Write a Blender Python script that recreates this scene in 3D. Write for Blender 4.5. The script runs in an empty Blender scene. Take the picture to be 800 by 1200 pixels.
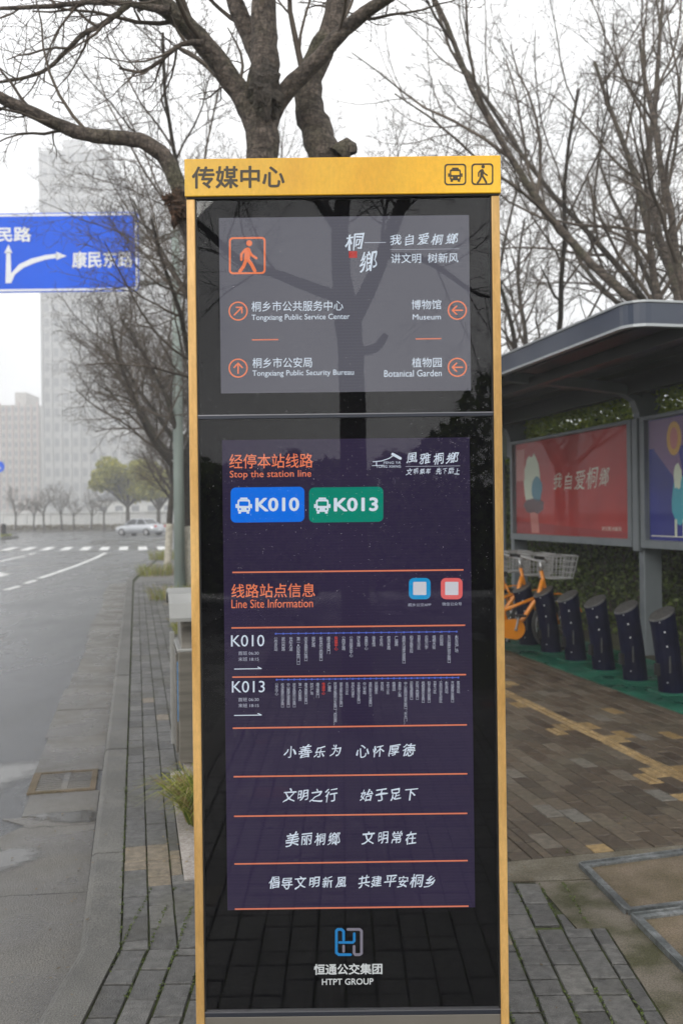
import bpy, math, random
import numpy as np
from mathutils import Vector, Matrix, noise

S = bpy.context.scene
C = S.collection
rng = random.Random(11)
PI = math.pi

# ------------------------------------------------------------------ camera
CAMZ = 1.55
FPX = 1100.0            # focal length in pixels of the 800 x 1200 photograph
ROLL = 0.0119
cam = bpy.data.cameras.new('camera')
camo = bpy.data.objects.new('camera', cam)
C.objects.link(camo)
cam.sensor_fit = 'VERTICAL'
cam.sensor_height = 36.0
cam.lens = 36.0 * FPX / 1200.0
cam.clip_start = 0.02
cam.clip_end = 1500
camo.matrix_world = Matrix.Translation((0, 0, CAMZ)) @ Matrix.Rotation(PI / 2, 4, 'X') @ Matrix.Rotation(-ROLL, 4, 'Z')
cam.dof.use_dof = True
cam.dof.focus_distance = 2.56
cam.dof.aperture_fstop = 4.5
S.camera = camo

# ------------------------------------------------------------------ sky and sun (overcast)
w = bpy.data.worlds.new('World')
S.world = w
w.use_nodes = True
nt = w.node_tree
nt.nodes.clear()
out = nt.nodes.new('ShaderNodeOutputWorld')
sky = nt.nodes.new('ShaderNodeTexSky')
sky.sky_type = 'NISHITA'
sky.sun_disc = False
sky.sun_elevation = math.radians(28)
sky.sun_rotation = math.radians(200)
sky.dust_density = 5
bgs = nt.nodes.new('ShaderNodeBackground')
bgs.inputs[1].default_value = 0.05
nt.links.new(sky.outputs[0], bgs.inputs[0])
tc = nt.nodes.new('ShaderNodeTexCoord')
cn = nt.nodes.new('ShaderNodeTexNoise')
cn.inputs['Scale'].default_value = 1.6
cn.inputs['Detail'].default_value = 4
cr = nt.nodes.new('ShaderNodeValToRGB')
cr.color_ramp.elements[0].position = 0.3
cr.color_ramp.elements[0].color = (0.40, 0.415, 0.44, 1)
cr.color_ramp.elements[1].position = 0.7
cr.color_ramp.elements[1].color = (1.0, 1.0, 1.0, 1)
nt.links.new(tc.outputs['Generated'], cn.inputs['Vector'])
nt.links.new(cn.outputs['Fac'], cr.inputs[0])
bgc = nt.nodes.new('ShaderNodeBackground')
bgc.inputs[1].default_value = 2.0
nt.links.new(cr.outputs[0], bgc.inputs[0])
mx = nt.nodes.new('ShaderNodeMixShader')
mx.inputs[0].default_value = 0.92
nt.links.new(bgs.outputs[0], mx.inputs[1])
nt.links.new(bgc.outputs[0], mx.inputs[2])
nt.links.new(mx.outputs[0], out.inputs[0])
sun = bpy.data.lights.new('sun', 'SUN')
sun.energy = 1.6
sun.angle = math.radians(30)
sun.color = (1.0, 0.97, 0.92)
suno = bpy.data.objects.new('sun', sun)
C.objects.link(suno)
suno.rotation_euler = (math.radians(62), 0, math.radians(-20))
S.view_settings.view_transform = 'Standard'
S.view_settings.look = 'None'
S.view_settings.exposure = 0.0
S.view_settings.gamma = 1.0
cy = S.cycles
cy.use_denoising = True
cy.max_bounces = 8
cy.diffuse_bounces = 3
cy.glossy_bounces = 3
cy.transparent_max_bounces = 12
cy.volume_bounces = 5
cy.caustics_reflective = False
cy.caustics_refractive = False

# ------------------------------------------------------------------ coordinates
def deroll(x, y):
    c, s = math.cos(ROLL), math.sin(ROLL)
    return (400 + (x - 400) * c - (y - 600) * s, 600 + (y - 600) * c + (x - 400) * s)
def at(x, y, d):                 # a point seen at photo pixel x, y at distance d ahead
    x, y = deroll(x, y)
    return Vector(((x - 400) / FPX * d, d, CAMZ - (y - 600) / FPX * d))
FY = FPX / 430.0                 # distance of the totem's glass
def mirror_at(x, y, d):          # a point behind the camera whose reflection in the totem shows at x, y
    p = at(x, y, d)
    return Vector((p.x, 2 * FY - p.y, p.z))
ANG = math.atan2(240, 1100)
UD = Vector((-math.sin(ANG), math.cos(ANG), 0))
VD = Vector((math.cos(ANG), math.sin(ANG), 0))
def uv(u, v, z=0.0):
    return UD * u + VD * v + Vector((0, 0, z))
def pix(p):
    if p[1] < 0.2: return None
    x = 400 + p[0] / p[1] * FPX; y = 600 - (p[2] - CAMZ) / p[1] * FPX
    c, s = math.cos(ROLL), math.sin(ROLL)
    return (400 + (x - 400) * c + (y - 600) * s, 600 + (y - 600) * c - (x - 400) * s)

# ------------------------------------------------------------------ object helpers
def tag(o, label=None, cat=None, group=None, kind=None):
    if label: o['label'] = label
    if cat: o['category'] = cat
    if group: o['group'] = group
    if kind: o['kind'] = kind
    return o
def empty(name, loc, label, cat, group=None):
    o = bpy.data.objects.new(name, None)
    C.objects.link(o)
    o.location = loc
    o.empty_display_size = 0.1
    return tag(o, label, cat, group)
def origin(o):
    v = Vector((0, 0, 0))
    while o is not None:
        v += o.location
        o = o.parent
    return v
def link(name, me, parent=None, mats=None, smooth=False, off=True):
    if mats is not None:
        for m in (mats if isinstance(mats, (list, tuple)) else [mats]):
            me.materials.append(m)
    o = bpy.data.objects.new(name, me)
    C.objects.link(o)
    if parent is not None:
        o.parent = parent
        if off:
            v = origin(parent)
            if v.length > 0: me.transform(Matrix.Translation(-v))
    if smooth:
        me.shade_smooth()
    return o
def np_mesh(name, V, F):
    """F: int array (n, k) of equal-size faces"""
    me = bpy.data.meshes.new(name)
    V = np.asarray(V, dtype=np.float32); F = np.asarray(F, dtype=np.int32)
    n, k = F.shape
    me.vertices.add(len(V)); me.vertices.foreach_set('co', V.ravel())
    me.loops.add(n * k); me.loops.foreach_set('vertex_index', F.ravel())
    me.polygons.add(n)
    me.polygons.foreach_set('loop_start', np.arange(0, n * k, k, dtype=np.int32))
    me.update(calc_edges=True)
    return me

class MB:
    def __init__(s): s.v = []; s.f = []; s.m = []
    def add(s, vs, fs, m=0):
        b = len(s.v)
        s.v += [tuple(v) for v in vs]
        s.f += [tuple(b + i for i in f) for f in fs]
        s.m += [m] * len(fs)
        return s
    def box(s, c, h, ax=None, m=0):
        """centre, half sizes, optional axes (3 vectors)"""
        c = Vector(c)
        X, Y, Z = ax if ax else (Vector((1, 0, 0)), Vector((0, 1, 0)), Vector((0, 0, 1)))
        vs = [c + X * (sx * h[0]) + Y * (sy * h[1]) + Z * (sz * h[2]) for sx in (-1, 1) for sy in (-1, 1) for sz in (-1, 1)]
        return s.add(vs, [(0, 1, 3, 2), (4, 6, 7, 5), (0, 4, 5, 1), (2, 3, 7, 6), (0, 2, 6, 4), (1, 5, 7, 3)], m)
    def bb(s, a, b, m=0):
        a = Vector(a); b = Vector(b)
        return s.box((a + b) / 2, [abs(x) / 2 for x in (b - a)], None, m)
    def uvbox(s, u0, u1, v0, v1, z0, z1, m=0):
        return s.box(uv((u0 + u1) / 2, (v0 + v1) / 2, (z0 + z1) / 2), (abs(u1 - u0) / 2, abs(v1 - v0) / 2, abs(z1 - z0) / 2),
                     (UD, VD, Vector((0, 0, 1))), m)
    def prism(s, poly, z0, z1, m=0):
        n = len(poly)
        vs = [(p[0], p[1], z0) for p in poly] + [(p[0], p[1], z1) for p in poly]
        return s.add(vs, [tuple(range(n - 1, -1, -1)), tuple(range(n, 2 * n))] + [(i, (i + 1) % n, n + (i + 1) % n, n + i) for i in range(n)], m)
    def extr(s, prof, a, b, m=0):
        """profile of 3-D points swept from offset a to offset b"""
        n = len(prof)
        vs = [Vector(p) + Vector(a) for p in prof] + [Vector(p) + Vector(b) for p in prof]
        return s.add(vs, [tuple(range(n - 1, -1, -1)), tuple(range(n, 2 * n))] + [(i, (i + 1) % n, n + (i + 1) % n, n + i) for i in range(n)], m)
    def tube(s, pts, r, n=8, m=0, cap=True):
        pts = [Vector(p) for p in pts]
        if not isinstance(r, (list, tuple)): r = [r] * len(pts)
        base = len(s.v); fs = []
        ref = None; vs = []
        for i, p in enumerate(pts):
            t = (pts[min(i + 1, len(pts) - 1)] - pts[max(i - 1, 0)]).normalized()
            if ref is None: ref = Vector((0, 0, 1)) if abs(t.z) < 0.9 else Vector((1, 0, 0))
            a = (ref - t * ref.dot(t)).normalized(); ref = a; b = t.cross(a)
            for k in range(n):
                q = 2 * PI * k / n
                vs.append(p + (a * math.cos(q) + b * math.sin(q)) * r[i])
        for i in range(len(pts) - 1):
            for k in range(n):
                fs.append((i * n + k, i * n + (k + 1) % n, (i + 1) * n + (k + 1) % n, (i + 1) * n + k))
        if cap:
            fs.append(tuple(range(n - 1, -1, -1))); fs.append(tuple((len(pts) - 1) * n + k for k in range(n)))
        return s.add(vs, fs, m)
    def build(s, name, mats, parent=None, smooth=False, bevel=0, off=True):
        me = bpy.data.meshes.new(name)
        me.from_pydata(s.v, [], s.f)
        me.polygons.foreach_set('material_index', s.m)
        me.update()
        o = link(name, me, parent, mats, smooth, off)
        if bevel:
            b = o.modifiers.new('bevel', 'BEVEL'); b.width = bevel; b.segments = 2; b.limit_method = 'ANGLE'
        return o

# ------------------------------------------------------------------ materials
def principled(name):
    m = bpy.data.materials.new(name); m.use_nodes = True
    return m, m.node_tree, m.node_tree.nodes['Principled BSDF']
def mat(name, c1, c2=None, scale=8.0, rough=0.6, metal=0.0, bump=0.0, bscale=None, rvar=0.0, detail=6, spec=None, stretch=None, p0=0.35, p1=0.65, coat=0, speck=0, sscale=170):
    m, t, b = principled(name)
    N, L = t.nodes, t.links
    b.inputs['Base Color'].default_value = (*c1, 1)
    b.inputs['Roughness'].default_value = rough
    b.inputs['Metallic'].default_value = metal
    if spec is not None: b.inputs['Specular IOR Level'].default_value = spec
    if coat: b.inputs['Coat Weight'].default_value = coat; b.inputs['Coat Roughness'].default_value = 0.1
    tcn = N.new('ShaderNodeTexCoord')
    src = tcn.outputs['Object']
    if stretch:
        mp = N.new('ShaderNodeMapping'); mp.inputs['Scale'].default_value = stretch
        L.new(src, mp.inputs[0]); src = mp.outputs[0]
    if c2 is not None or rvar:
        n = N.new('ShaderNodeTexNoise'); n.inputs['Scale'].default_value = scale; n.inputs['Detail'].default_value = detail
        L.new(src, n.inputs['Vector'])
        if c2 is not None:
            r = N.new('ShaderNodeValToRGB')
            r.color_ramp.elements[0].position = p0; r.color_ramp.elements[0].color = (*c1, 1)
            r.color_ramp.elements[1].position = p1; r.color_ramp.elements[1].color = (*c2, 1)
            L.new(n.outputs['Fac'], r.inputs[0]); L.new(r.outputs[0], b.inputs['Base Color'])
            if speck:
                n5 = N.new('ShaderNodeTexNoise'); n5.inputs['Scale'].default_value = sscale; n5.inputs['Detail'].default_value = 4; n5.inputs['Roughness'].default_value = 0.75
                L.new(src, n5.inputs['Vector'])
                n6 = N.new('ShaderNodeTexNoise'); n6.inputs['Scale'].default_value = 1.3; n6.inputs['Detail'].default_value = 5
                L.new(src, n6.inputs['Vector'])
                m5 = N.new('ShaderNodeMapRange'); m5.inputs['From Min'].default_value = 0.36; m5.inputs['From Max'].default_value = 0.64; m5.inputs['To Min'].default_value = 1 - speck; m5.inputs['To Max'].default_value = 1 + speck
                m6 = N.new('ShaderNodeMapRange'); m6.inputs['From Min'].default_value = 0.35; m6.inputs['From Max'].default_value = 0.65; m6.inputs['To Min'].default_value = 0.78; m6.inputs['To Max'].default_value = 1.15
                L.new(n5.outputs['Fac'], m5.inputs['Value']); L.new(n6.outputs['Fac'], m6.inputs['Value'])
                mm5 = N.new('ShaderNodeMath'); mm5.operation = 'MULTIPLY'; L.new(m5.outputs[0], mm5.inputs[0]); L.new(m6.outputs[0], mm5.inputs[1])
                vm = N.new('ShaderNodeVectorMath'); vm.operation = 'SCALE'; L.new(r.outputs[0], vm.inputs[0]); L.new(mm5.outputs[0], vm.inputs['Scale']); L.new(vm.outputs[0], b.inputs['Base Color'])
        if rvar:
            mr = N.new('ShaderNodeMapRange')
            mr.inputs['From Min'].default_value = 0.35; mr.inputs['From Max'].default_value = 0.65
            mr.inputs['To Min'].default_value = max(0.02, rough - rvar); mr.inputs['To Max'].default_value = rough + rvar
            L.new(n.outputs['Fac'], mr.inputs['Value']); L.new(mr.outputs[0], b.inputs['Roughness'])
    if bump:
        n2 = N.new('ShaderNodeTexNoise'); n2.inputs['Scale'].default_value = bscale or scale * 6; n2.inputs['Detail'].default_value = 5
        L.new(src, n2.inputs['Vector'])
        bp = N.new('ShaderNodeBump'); bp.inputs['Strength'].default_value = bump; bp.inputs['Distance'].default_value = 0.01
        L.new(n2.outputs['Fac'], bp.inputs['Height']); L.new(bp.outputs[0], b.inputs['Normal'])
    return m
def emis(name, c, k=1.0):
    m = bpy.data.materials.new(name); m.use_nodes = True
    t = m.node_tree; t.nodes.clear()
    o = t.nodes.new('ShaderNodeOutputMaterial'); e = t.nodes.new('ShaderNodeEmission')
    e.inputs[0].default_value = (*c, 1); e.inputs[1].default_value = k
    t.links.new(e.outputs[0], o.inputs[0])
    return m
def lin(r, g, b):
    f = lambda x: (x / 255 / 12.92) if x / 255 < 0.04045 else ((x / 255 + 0.055) / 1.055) ** 2.4
    return (f(r), f(g), f(b))
def glass_mat(name, ior=1.5, tint=(1, 1, 1), rough=0.0):
    m = bpy.data.materials.new(name); m.use_nodes = True
    t = m.node_tree; t.nodes.clear(); N, L = t.nodes, t.links
    o = N.new('ShaderNodeOutputMaterial'); tr = N.new('ShaderNodeBsdfTransparent'); tr.inputs[0].default_value = (*tint, 1)
    gl = N.new('ShaderNodeBsdfGlossy'); gl.inputs['Roughness'].default_value = rough
    fr = N.new('ShaderNodeFresnel'); fr.inputs['IOR'].default_value = ior
    ge = N.new('ShaderNodeNewGeometry')
    inv = N.new('ShaderNodeMath'); inv.operation = 'SUBTRACT'; inv.inputs[0].default_value = 1
    mu = N.new('ShaderNodeMath'); mu.operation = 'MULTIPLY'
    L.new(ge.outputs['Backfacing'], inv.inputs[1]); L.new(fr.outputs[0], mu.inputs[0]); L.new(inv.outputs[0], mu.inputs[1])
    mxs = N.new('ShaderNodeMixShader')
    L.new(mu.outputs[0], mxs.inputs[0]); L.new(tr.outputs[0], mxs.inputs[1]); L.new(gl.outputs[0], mxs.inputs[2]); L.new(mxs.outputs[0], o.inputs[0])
    return m

def brick_mat(name, stops, moss=0.35):
    m, t, b = principled(name); N, L = t.nodes, t.links
    a = N.new('ShaderNodeAttribute'); a.attribute_name = 'tint'
    r = N.new('ShaderNodeValToRGB'); r.color_ramp.interpolation = 'LINEAR'
    els = r.color_ramp.elements
    while len(els) < len(stops): els.new(0.5)
    for e, (p, c) in zip(els, stops): e.position = p; e.color = (*c, 1)
    L.new(a.outputs['Fac'], r.inputs[0])
    g = N.new('ShaderNodeNewGeometry')
    n = N.new('ShaderNodeTexNoise'); n.inputs['Scale'].default_value = 28; n.inputs['Detail'].default_value = 8; n.inputs['Roughness'].default_value = 0.7
    L.new(g.outputs['Position'], n.inputs['Vector'])
    mr = N.new('ShaderNodeMapRange'); mr.inputs['From Min'].default_value = 0.3; mr.inputs['From Max'].default_value = 0.7; mr.inputs['To Min'].default_value = 0.45; mr.inputs['To Max'].default_value = 1.55
    L.new(n.outputs['Fac'], mr.inputs['Value'])
    mul = N.new('ShaderNodeVectorMath'); mul.operation = 'SCALE'
    L.new(r.outputs[0], mul.inputs[0]); L.new(mr.outputs[0], mul.inputs['Scale'])
    n2 = N.new('ShaderNodeTexNoise'); n2.inputs['Scale'].default_value = 2.2; n2.inputs['Detail'].default_value = 7
    L.new(g.outputs['Position'], n2.inputs['Vector'])
    m2 = N.new('ShaderNodeMapRange'); m2.inputs['From Min'].default_value = 0.5; m2.inputs['From Max'].default_value = 0.72; m2.inputs['To Max'].default_value = moss
    L.new(n2.outputs['Fac'], m2.inputs['Value'])
    mix = N.new('ShaderNodeMix'); mix.data_type = 'RGBA'
    L.new(m2.outputs[0], mix.inputs[0]); L.new(mul.outputs[0], mix.inputs[6]); mix.inputs[7].default_value = (0.085, 0.08, 0.045, 1)
    L.new(mix.outputs[2], b.inputs['Base Color'])
    m3 = N.new('ShaderNodeMapRange'); m3.inputs['From Min'].default_value = 0.3; m3.inputs['From Max'].default_value = 0.7; m3.inputs['To Min'].default_value = 0.28; m3.inputs['To Max'].default_value = 0.65
    L.new(n2.outputs['Fac'], m3.inputs['Value']); L.new(m3.outputs[0], b.inputs['Roughness'])
    n3 = N.new('ShaderNodeTexNoise'); n3.inputs['Scale'].default_value = 180; n3.inputs['Detail'].default_value = 3
    L.new(g.outputs['Position'], n3.inputs['Vector'])
    bp = N.new('ShaderNodeBump'); bp.inputs['Strength'].default_value = 0.7; bp.inputs['Distance'].default_value = 0.006
    L.new(n3.outputs['Fac'], bp.inputs['Height']); L.new(bp.outputs[0], b.inputs['Normal'])
    return m

M = {}
M['brick_grey'] = brick_mat('grey_brick', [(0, (0.062, 0.06, 0.057)), (0.5, (0.102, 0.1, 0.095)), (0.85, (0.142, 0.136, 0.124)), (1, (0.185, 0.15, 0.105))])
M['brick_brown_shaded'] = brick_mat('shaded_brown_brick', [(0, (0.055, 0.04, 0.026)), (0.4, (0.092, 0.069, 0.045)), (0.8, (0.13, 0.105, 0.074)), (1, (0.15, 0.138, 0.116))], 0.35)  # brown bricks with the canopy's shade mixed into their colour
M['brick_yellow'] = brick_mat('yellow_brick', [(0, (0.20, 0.13, 0.05)), (1, (0.33, 0.225, 0.10))], 0.25)
M['brick_red'] = brick_mat('red_brick', [(0, (0.17, 0.065, 0.045)), (1, (0.2, 0.08, 0.05))], 0.3)
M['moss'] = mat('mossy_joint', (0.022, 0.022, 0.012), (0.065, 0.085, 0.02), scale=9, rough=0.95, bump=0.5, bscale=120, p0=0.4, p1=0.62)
def asphalt():
    m, t, b = principled('wet_asphalt'); N, L = t.nodes, t.links
    g = N.new('ShaderNodeNewGeometry')
    n1 = N.new('ShaderNodeTexNoise'); n1.inputs['Scale'].default_value = 0.45; n1.inputs['Detail'].default_value = 8; n1.inputs['Roughness'].default_value = 0.6
    mp = N.new('ShaderNodeMapping'); mp.inputs['Rotation'].default_value = (0, 0, -ANG); mp.inputs['Scale'].default_value = (1.0, 0.35, 1)
    L.new(g.outputs['Position'], mp.inputs[0]); L.new(mp.outputs[0], n1.inputs['Vector'])
    n2 = N.new('ShaderNodeTexNoise'); n2.inputs['Scale'].default_value = 75; n2.inputs['Detail'].default_value = 6; n2.inputs['Roughness'].default_value = 0.75
    L.new(g.outputs['Position'], n2.inputs['Vector'])
    r = N.new('ShaderNodeValToRGB'); r.color_ramp.elements[0].color = (0.042, 0.044, 0.048, 1); r.color_ramp.elements[1].color = (0.108, 0.11, 0.113, 1)
    r.color_ramp.elements[0].position = 0.35; r.color_ramp.elements[1].position = 0.65
    L.new(n1.outputs['Fac'], r.inputs[0])
    r2 = N.new('ShaderNodeMapRange'); r2.inputs['From Min'].default_value = 0.3; r2.inputs['From Max'].default_value = 0.7; r2.inputs['To Min'].default_value = 0.3; r2.inputs['To Max'].default_value = 1.9
    L.new(n2.outputs['Fac'], r2.inputs['Value'])
    sc = N.new('ShaderNodeVectorMath'); sc.operation = 'SCALE'; L.new(r.outputs[0], sc.inputs[0]); L.new(r2.outputs[0], sc.inputs['Scale'])
    L.new(sc.outputs[0], b.inputs['Base Color'])
    mr = N.new('ShaderNodeMapRange'); mr.inputs['From Min'].default_value = 0.38; mr.inputs['From Max'].default_value = 0.62; mr.inputs['To Min'].default_value = 0.10; mr.inputs['To Max'].default_value = 0.42
    L.new(n1.outputs['Fac'], mr.inputs['Value']); L.new(mr.outputs[0], b.inputs['Roughness'])
    bp = N.new('ShaderNodeBump'); bp.inputs['Strength'].default_value = 0.8; bp.inputs['Distance'].default_value = 0.008
    L.new(n2.outputs['Fac'], bp.inputs['Height']); L.new(bp.outputs[0], b.inputs['Normal'])
    return m
M['asphalt'] = asphalt()
M['soil'] = mat('soil', (0.05, 0.04, 0.028), (0.075, 0.085, 0.035), scale=1.2, rough=0.95, bump=0.6, bscale=30)
M['kerb'] = mat('kerb_granite', (0.095, 0.092, 0.083), (0.155, 0.15, 0.136), scale=7, rough=0.6, bump=0.5, bscale=160, rvar=0.12, speck=0.5)
M['gutter'] = mat('gutter_concrete', (0.088, 0.081, 0.07), (0.15, 0.14, 0.122), scale=2.5, rough=0.36, bump=0.4, bscale=140, rvar=0.24, speck=0.5)
M['patch'] = mat('mossy_concrete', (0.055, 0.052, 0.02), (0.15, 0.128, 0.098), scale=6, rough=0.8, bump=0.8, bscale=90, p0=0.38, p1=0.6, speck=0.5)
M['patch_sand'] = mat('sandy_concrete', (0.09, 0.075, 0.046), (0.16, 0.142, 0.108), scale=7, rough=0.85, bump=0.8, bscale=70, speck=0.5)
M['rust_fill'] = mat('cover_infill', (0.10, 0.078, 0.04), (0.165, 0.125, 0.085), scale=6, rough=0.8, bump=0.8, bscale=70, speck=0.5)
M['angle_steel'] = mat('galvanised_angle', (0.10, 0.11, 0.11), (0.2, 0.21, 0.21), scale=9, rough=0.5, metal=0.3, rvar=0.1, speck=0.35, sscale=60)
M['granite_light'] = mat('pale_granite', (0.28, 0.245, 0.22), (0.40, 0.365, 0.335), scale=60, rough=0.7, bump=0.3, speck=0.3)
M['paint'] = mat('road_paint', (0.5, 0.5, 0.48), (0.78, 0.78, 0.76), scale=6, rough=0.6, p0=0.3, p1=0.5)
M['green_paint'] = mat('green_floor_paint', (0.006, 0.06, 0.036), (0.012, 0.125, 0.075), scale=3, rough=0.4, rvar=0.2, bump=0.3, bscale=60, speck=0.4)
M['yellow'] = mat('yellow_powder_coat', lin(232, 172, 28), lin(248, 196, 46), scale=3.5, rough=0.38, stretch=(1.5, 1, 0.8), speck=0.06, sscale=60, bump=0.05, bscale=30)
M['gold'] = mat('gold_anodised', lin(206, 158, 88), lin(228, 184, 116), scale=5, rough=0.32, metal=0.2, stretch=(3, 3, 0.7), speck=0.08, sscale=40)
M['black'] = mat('black_backing', (0.003, 0.003, 0.004), rough=1.0, spec=0.0)
M['black_seal'] = mat('black_rubber', (0.012, 0.012, 0.012), rough=0.6)
M['slate'] = mat('slate_metal', (0.04, 0.045, 0.06), rough=0.4, metal=0.4)
M['silver_line'] = mat('bright_trim', (0.28, 0.28, 0.3), rough=0.35, metal=0.7)
M['plinth'] = mat('plinth_metal', (0.19, 0.175, 0.15), (0.23, 0.21, 0.18), scale=3, rough=0.45, metal=0.3)
M['glass'] = glass_mat('display_glass', 1.56)
M['print_brown'] = mat('dark_brown_print', lin(62, 52, 30), rough=0.5)
M['bark'] = None
def bark(name, a, b_, moss):
    m, t, b = principled(name); N, L = t.nodes, t.links
    tcn = N.new('ShaderNodeTexCoord')
    mp = N.new('ShaderNodeMapping'); mp.inputs['Scale'].default_value = (9, 9, 30); L.new(tcn.outputs['Object'], mp.inputs[0])
    n1 = N.new('ShaderNodeTexNoise'); n1.inputs['Scale'].default_value = 1.0; n1.inputs['Detail'].default_value = 9; n1.inputs['Roughness'].default_value = 0.65
    L.new(mp.outputs[0], n1.inputs['Vector'])
    r = N.new('ShaderNodeValToRGB'); e = r.color_ramp.elements
    e[0].position = 0.32; e[0].color = (*a, 1); e[1].position = 0.68; e[1].color = (*b_, 1)
    L.new(n1.outputs['Fac'], r.inputs[0])
    n2 = N.new('ShaderNodeTexNoise'); n2.inputs['Scale'].default_value = 3.5; n2.inputs['Detail'].default_value = 5; L.new(tcn.outputs['Object'], n2.inputs['Vector'])
    mr = N.new('ShaderNodeMapRange'); mr.inputs['From Min'].default_value = 0.5; mr.inputs['From Max'].default_value = 0.7; mr.inputs['To Max'].default_value = 0.6
    L.new(n2.outputs['Fac'], mr.inputs['Value'])
    mix = N.new('ShaderNodeMix'); mix.data_type = 'RGBA'; L.new(mr.outputs[0], mix.inputs[0]); L.new(r.outputs[0], mix.inputs[6]); mix.inputs[7].default_value = (*moss, 1)
    L.new(mix.outputs[2], b.inputs['Base Color']); b.inputs['Roughness'].default_value = 0.8
    bp = N.new('ShaderNodeBump'); bp.inputs['Strength'].default_value = 1.0; bp.inputs['Distance'].default_value = 0.03
    vo = N.new('ShaderNodeTexVoronoi'); vo.feature = 'DISTANCE_TO_EDGE'; vo.inputs['Scale'].default_value = 1.0
    mpv = N.new('ShaderNodeMapping'); mpv.inputs['Scale'].default_value = (26, 26, 9); L.new(tcn.outputs['Object'], mpv.inputs[0])
    wp = N.new('ShaderNodeVectorMath'); wp.operation = 'ADD'; L.new(mpv.outputs[0], wp.inputs[0]); L.new(n1.outputs['Color'], wp.inputs[1]); L.new(wp.outputs[0], vo.inputs['Vector'])
    cr2 = N.new('ShaderNodeMapRange'); cr2.inputs['From Max'].default_value = 0.09; cr2.inputs['To Min'].default_value = 0.68; cr2.inputs['To Max'].default_value = 1.0; L.new(vo.outputs['Distance'], cr2.inputs['Value'])
    n7 = N.new('ShaderNodeTexNoise'); n7.inputs['Scale'].default_value = 60; n7.inputs['Detail'].default_value = 4; L.new(tcn.outputs['Object'], n7.inputs['Vector'])
    m7 = N.new('ShaderNodeMapRange'); m7.inputs['From Min'].default_value = 0.35; m7.inputs['From Max'].default_value = 0.65; m7.inputs['To Min'].default_value = 0.6; m7.inputs['To Max'].default_value = 1.35; L.new(n7.outputs['Fac'], m7.inputs['Value'])
    m8 = N.new('ShaderNodeMath'); m8.operation = 'MULTIPLY'; L.new(cr2.outputs[0], m8.inputs[0]); L.new(m7.outputs[0], m8.inputs[1])
    v8 = N.new('ShaderNodeVectorMath'); v8.operation = 'SCALE'; L.new(mix.outputs[2], v8.inputs[0]); L.new(m8.outputs[0], v8.inputs['Scale']); L.new(v8.outputs[0], b.inputs['Base Color'])
    ad7 = N.new('ShaderNodeMath'); ad7.operation = 'MULTIPLY_ADD'; ad7.inputs[1].default_value = 0.5; L.new(cr2.outputs[0], ad7.inputs[0]); L.new(n1.outputs['Fac'], ad7.inputs[2]); L.new(ad7.outputs[0], bp.inputs['Height']); L.new(bp.outputs[0], b.inputs['Normal'])
    return m
M['bark'] = bark('smooth_grey_bark', (0.04, 0.03, 0.023), (0.20, 0.16, 0.13), (0.095, 0.095, 0.05))
M['bark_dark'] = bark('dark_wet_bark', (0.035, 0.028, 0.022), (0.095, 0.078, 0.062), (0.075, 0.075, 0.04))
M['twig'] = mat('twig', (0.06, 0.046, 0.035), (0.15, 0.12, 0.092), scale=2, rough=0.85)
M['burl'] = bark('burl_wood', (0.028, 0.014, 0.008), (0.15, 0.075, 0.04), (0.09, 0.07, 0.04))
M['whitewash'] = mat('whitewash', (0.40, 0.37, 0.30), (0.62, 0.58, 0.48), scale=12, rough=0.9)
def leaf_mat(name, c1, c2):
    m, t, b = principled(name); N, L = t.nodes, t.links
    g = N.new('ShaderNodeNewGeometry')
    r = N.new('ShaderNodeValToRGB'); e = r.color_ramp.elements
    e[0].color = (*c1, 1); e[1].color = (*c2, 1)
    L.new(g.outputs['Random Per Island'], r.inputs[0]); L.new(r.outputs[0], b.inputs['Base Color'])
    b.inputs['Roughness'].default_value = 0.5
    ad = N.new('ShaderNodeAddShader'); tr = N.new('ShaderNodeBsdfTranslucent'); L.new(r.outputs[0], tr.inputs[0])
    mxs = N.new('ShaderNodeMixShader'); mxs.inputs[0].default_value = 0.35
    L.new(b.outputs[0], mxs.inputs[1]); L.new(tr.outputs[0], mxs.inputs[2]); L.new(mxs.outputs[0], N['Material Output'].inputs[0])
    return m
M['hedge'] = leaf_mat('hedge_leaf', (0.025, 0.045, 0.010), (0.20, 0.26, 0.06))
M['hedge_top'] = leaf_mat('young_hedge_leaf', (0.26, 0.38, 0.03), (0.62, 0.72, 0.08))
M['evergreen'] = leaf_mat('camphor_leaf', (0.16, 0.18, 0.02), (0.5, 0.46, 0.06))
M['grass'] = leaf_mat('grass_blade', (0.07, 0.13, 0.015), (0.42, 0.42, 0.08))
M['dead_grass'] = leaf_mat('dry_grass_blade', (0.22, 0.15, 0.06), (0.4, 0.32, 0.15))
M['navy'] = mat('navy_fascia', (0.022, 0.032, 0.058), (0.035, 0.048, 0.08), scale=1, rough=0.3, coat=0.3)
M['trim'] = mat('aluminium_trim', (0.42, 0.44, 0.45), rough=0.4, metal=0.4)
M['steel_grey'] = mat('grey_painted_steel', (0.13, 0.148, 0.16), (0.165, 0.185, 0.197), scale=3, rough=0.42)
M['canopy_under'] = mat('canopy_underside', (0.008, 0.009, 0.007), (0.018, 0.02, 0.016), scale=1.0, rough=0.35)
M['dock'] = mat('dark_navy_dock', (0.002, 0.002, 0.012), (0.005, 0.006, 0.024), scale=6, rough=0.55, bump=0.1, spec=0.12)
M['dock_cap'] = mat('dock_cap', (0.035, 0.035, 0.033), (0.075, 0.072, 0.066), scale=30, rough=0.5)
M['orange'] = mat('orange_paint', (0.72, 0.24, 0.012), rough=0.35, coat=0.3)
M['chrome'] = mat('dull_chrome', (0.5, 0.5, 0.5), rough=0.35, metal=0.8)
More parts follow.
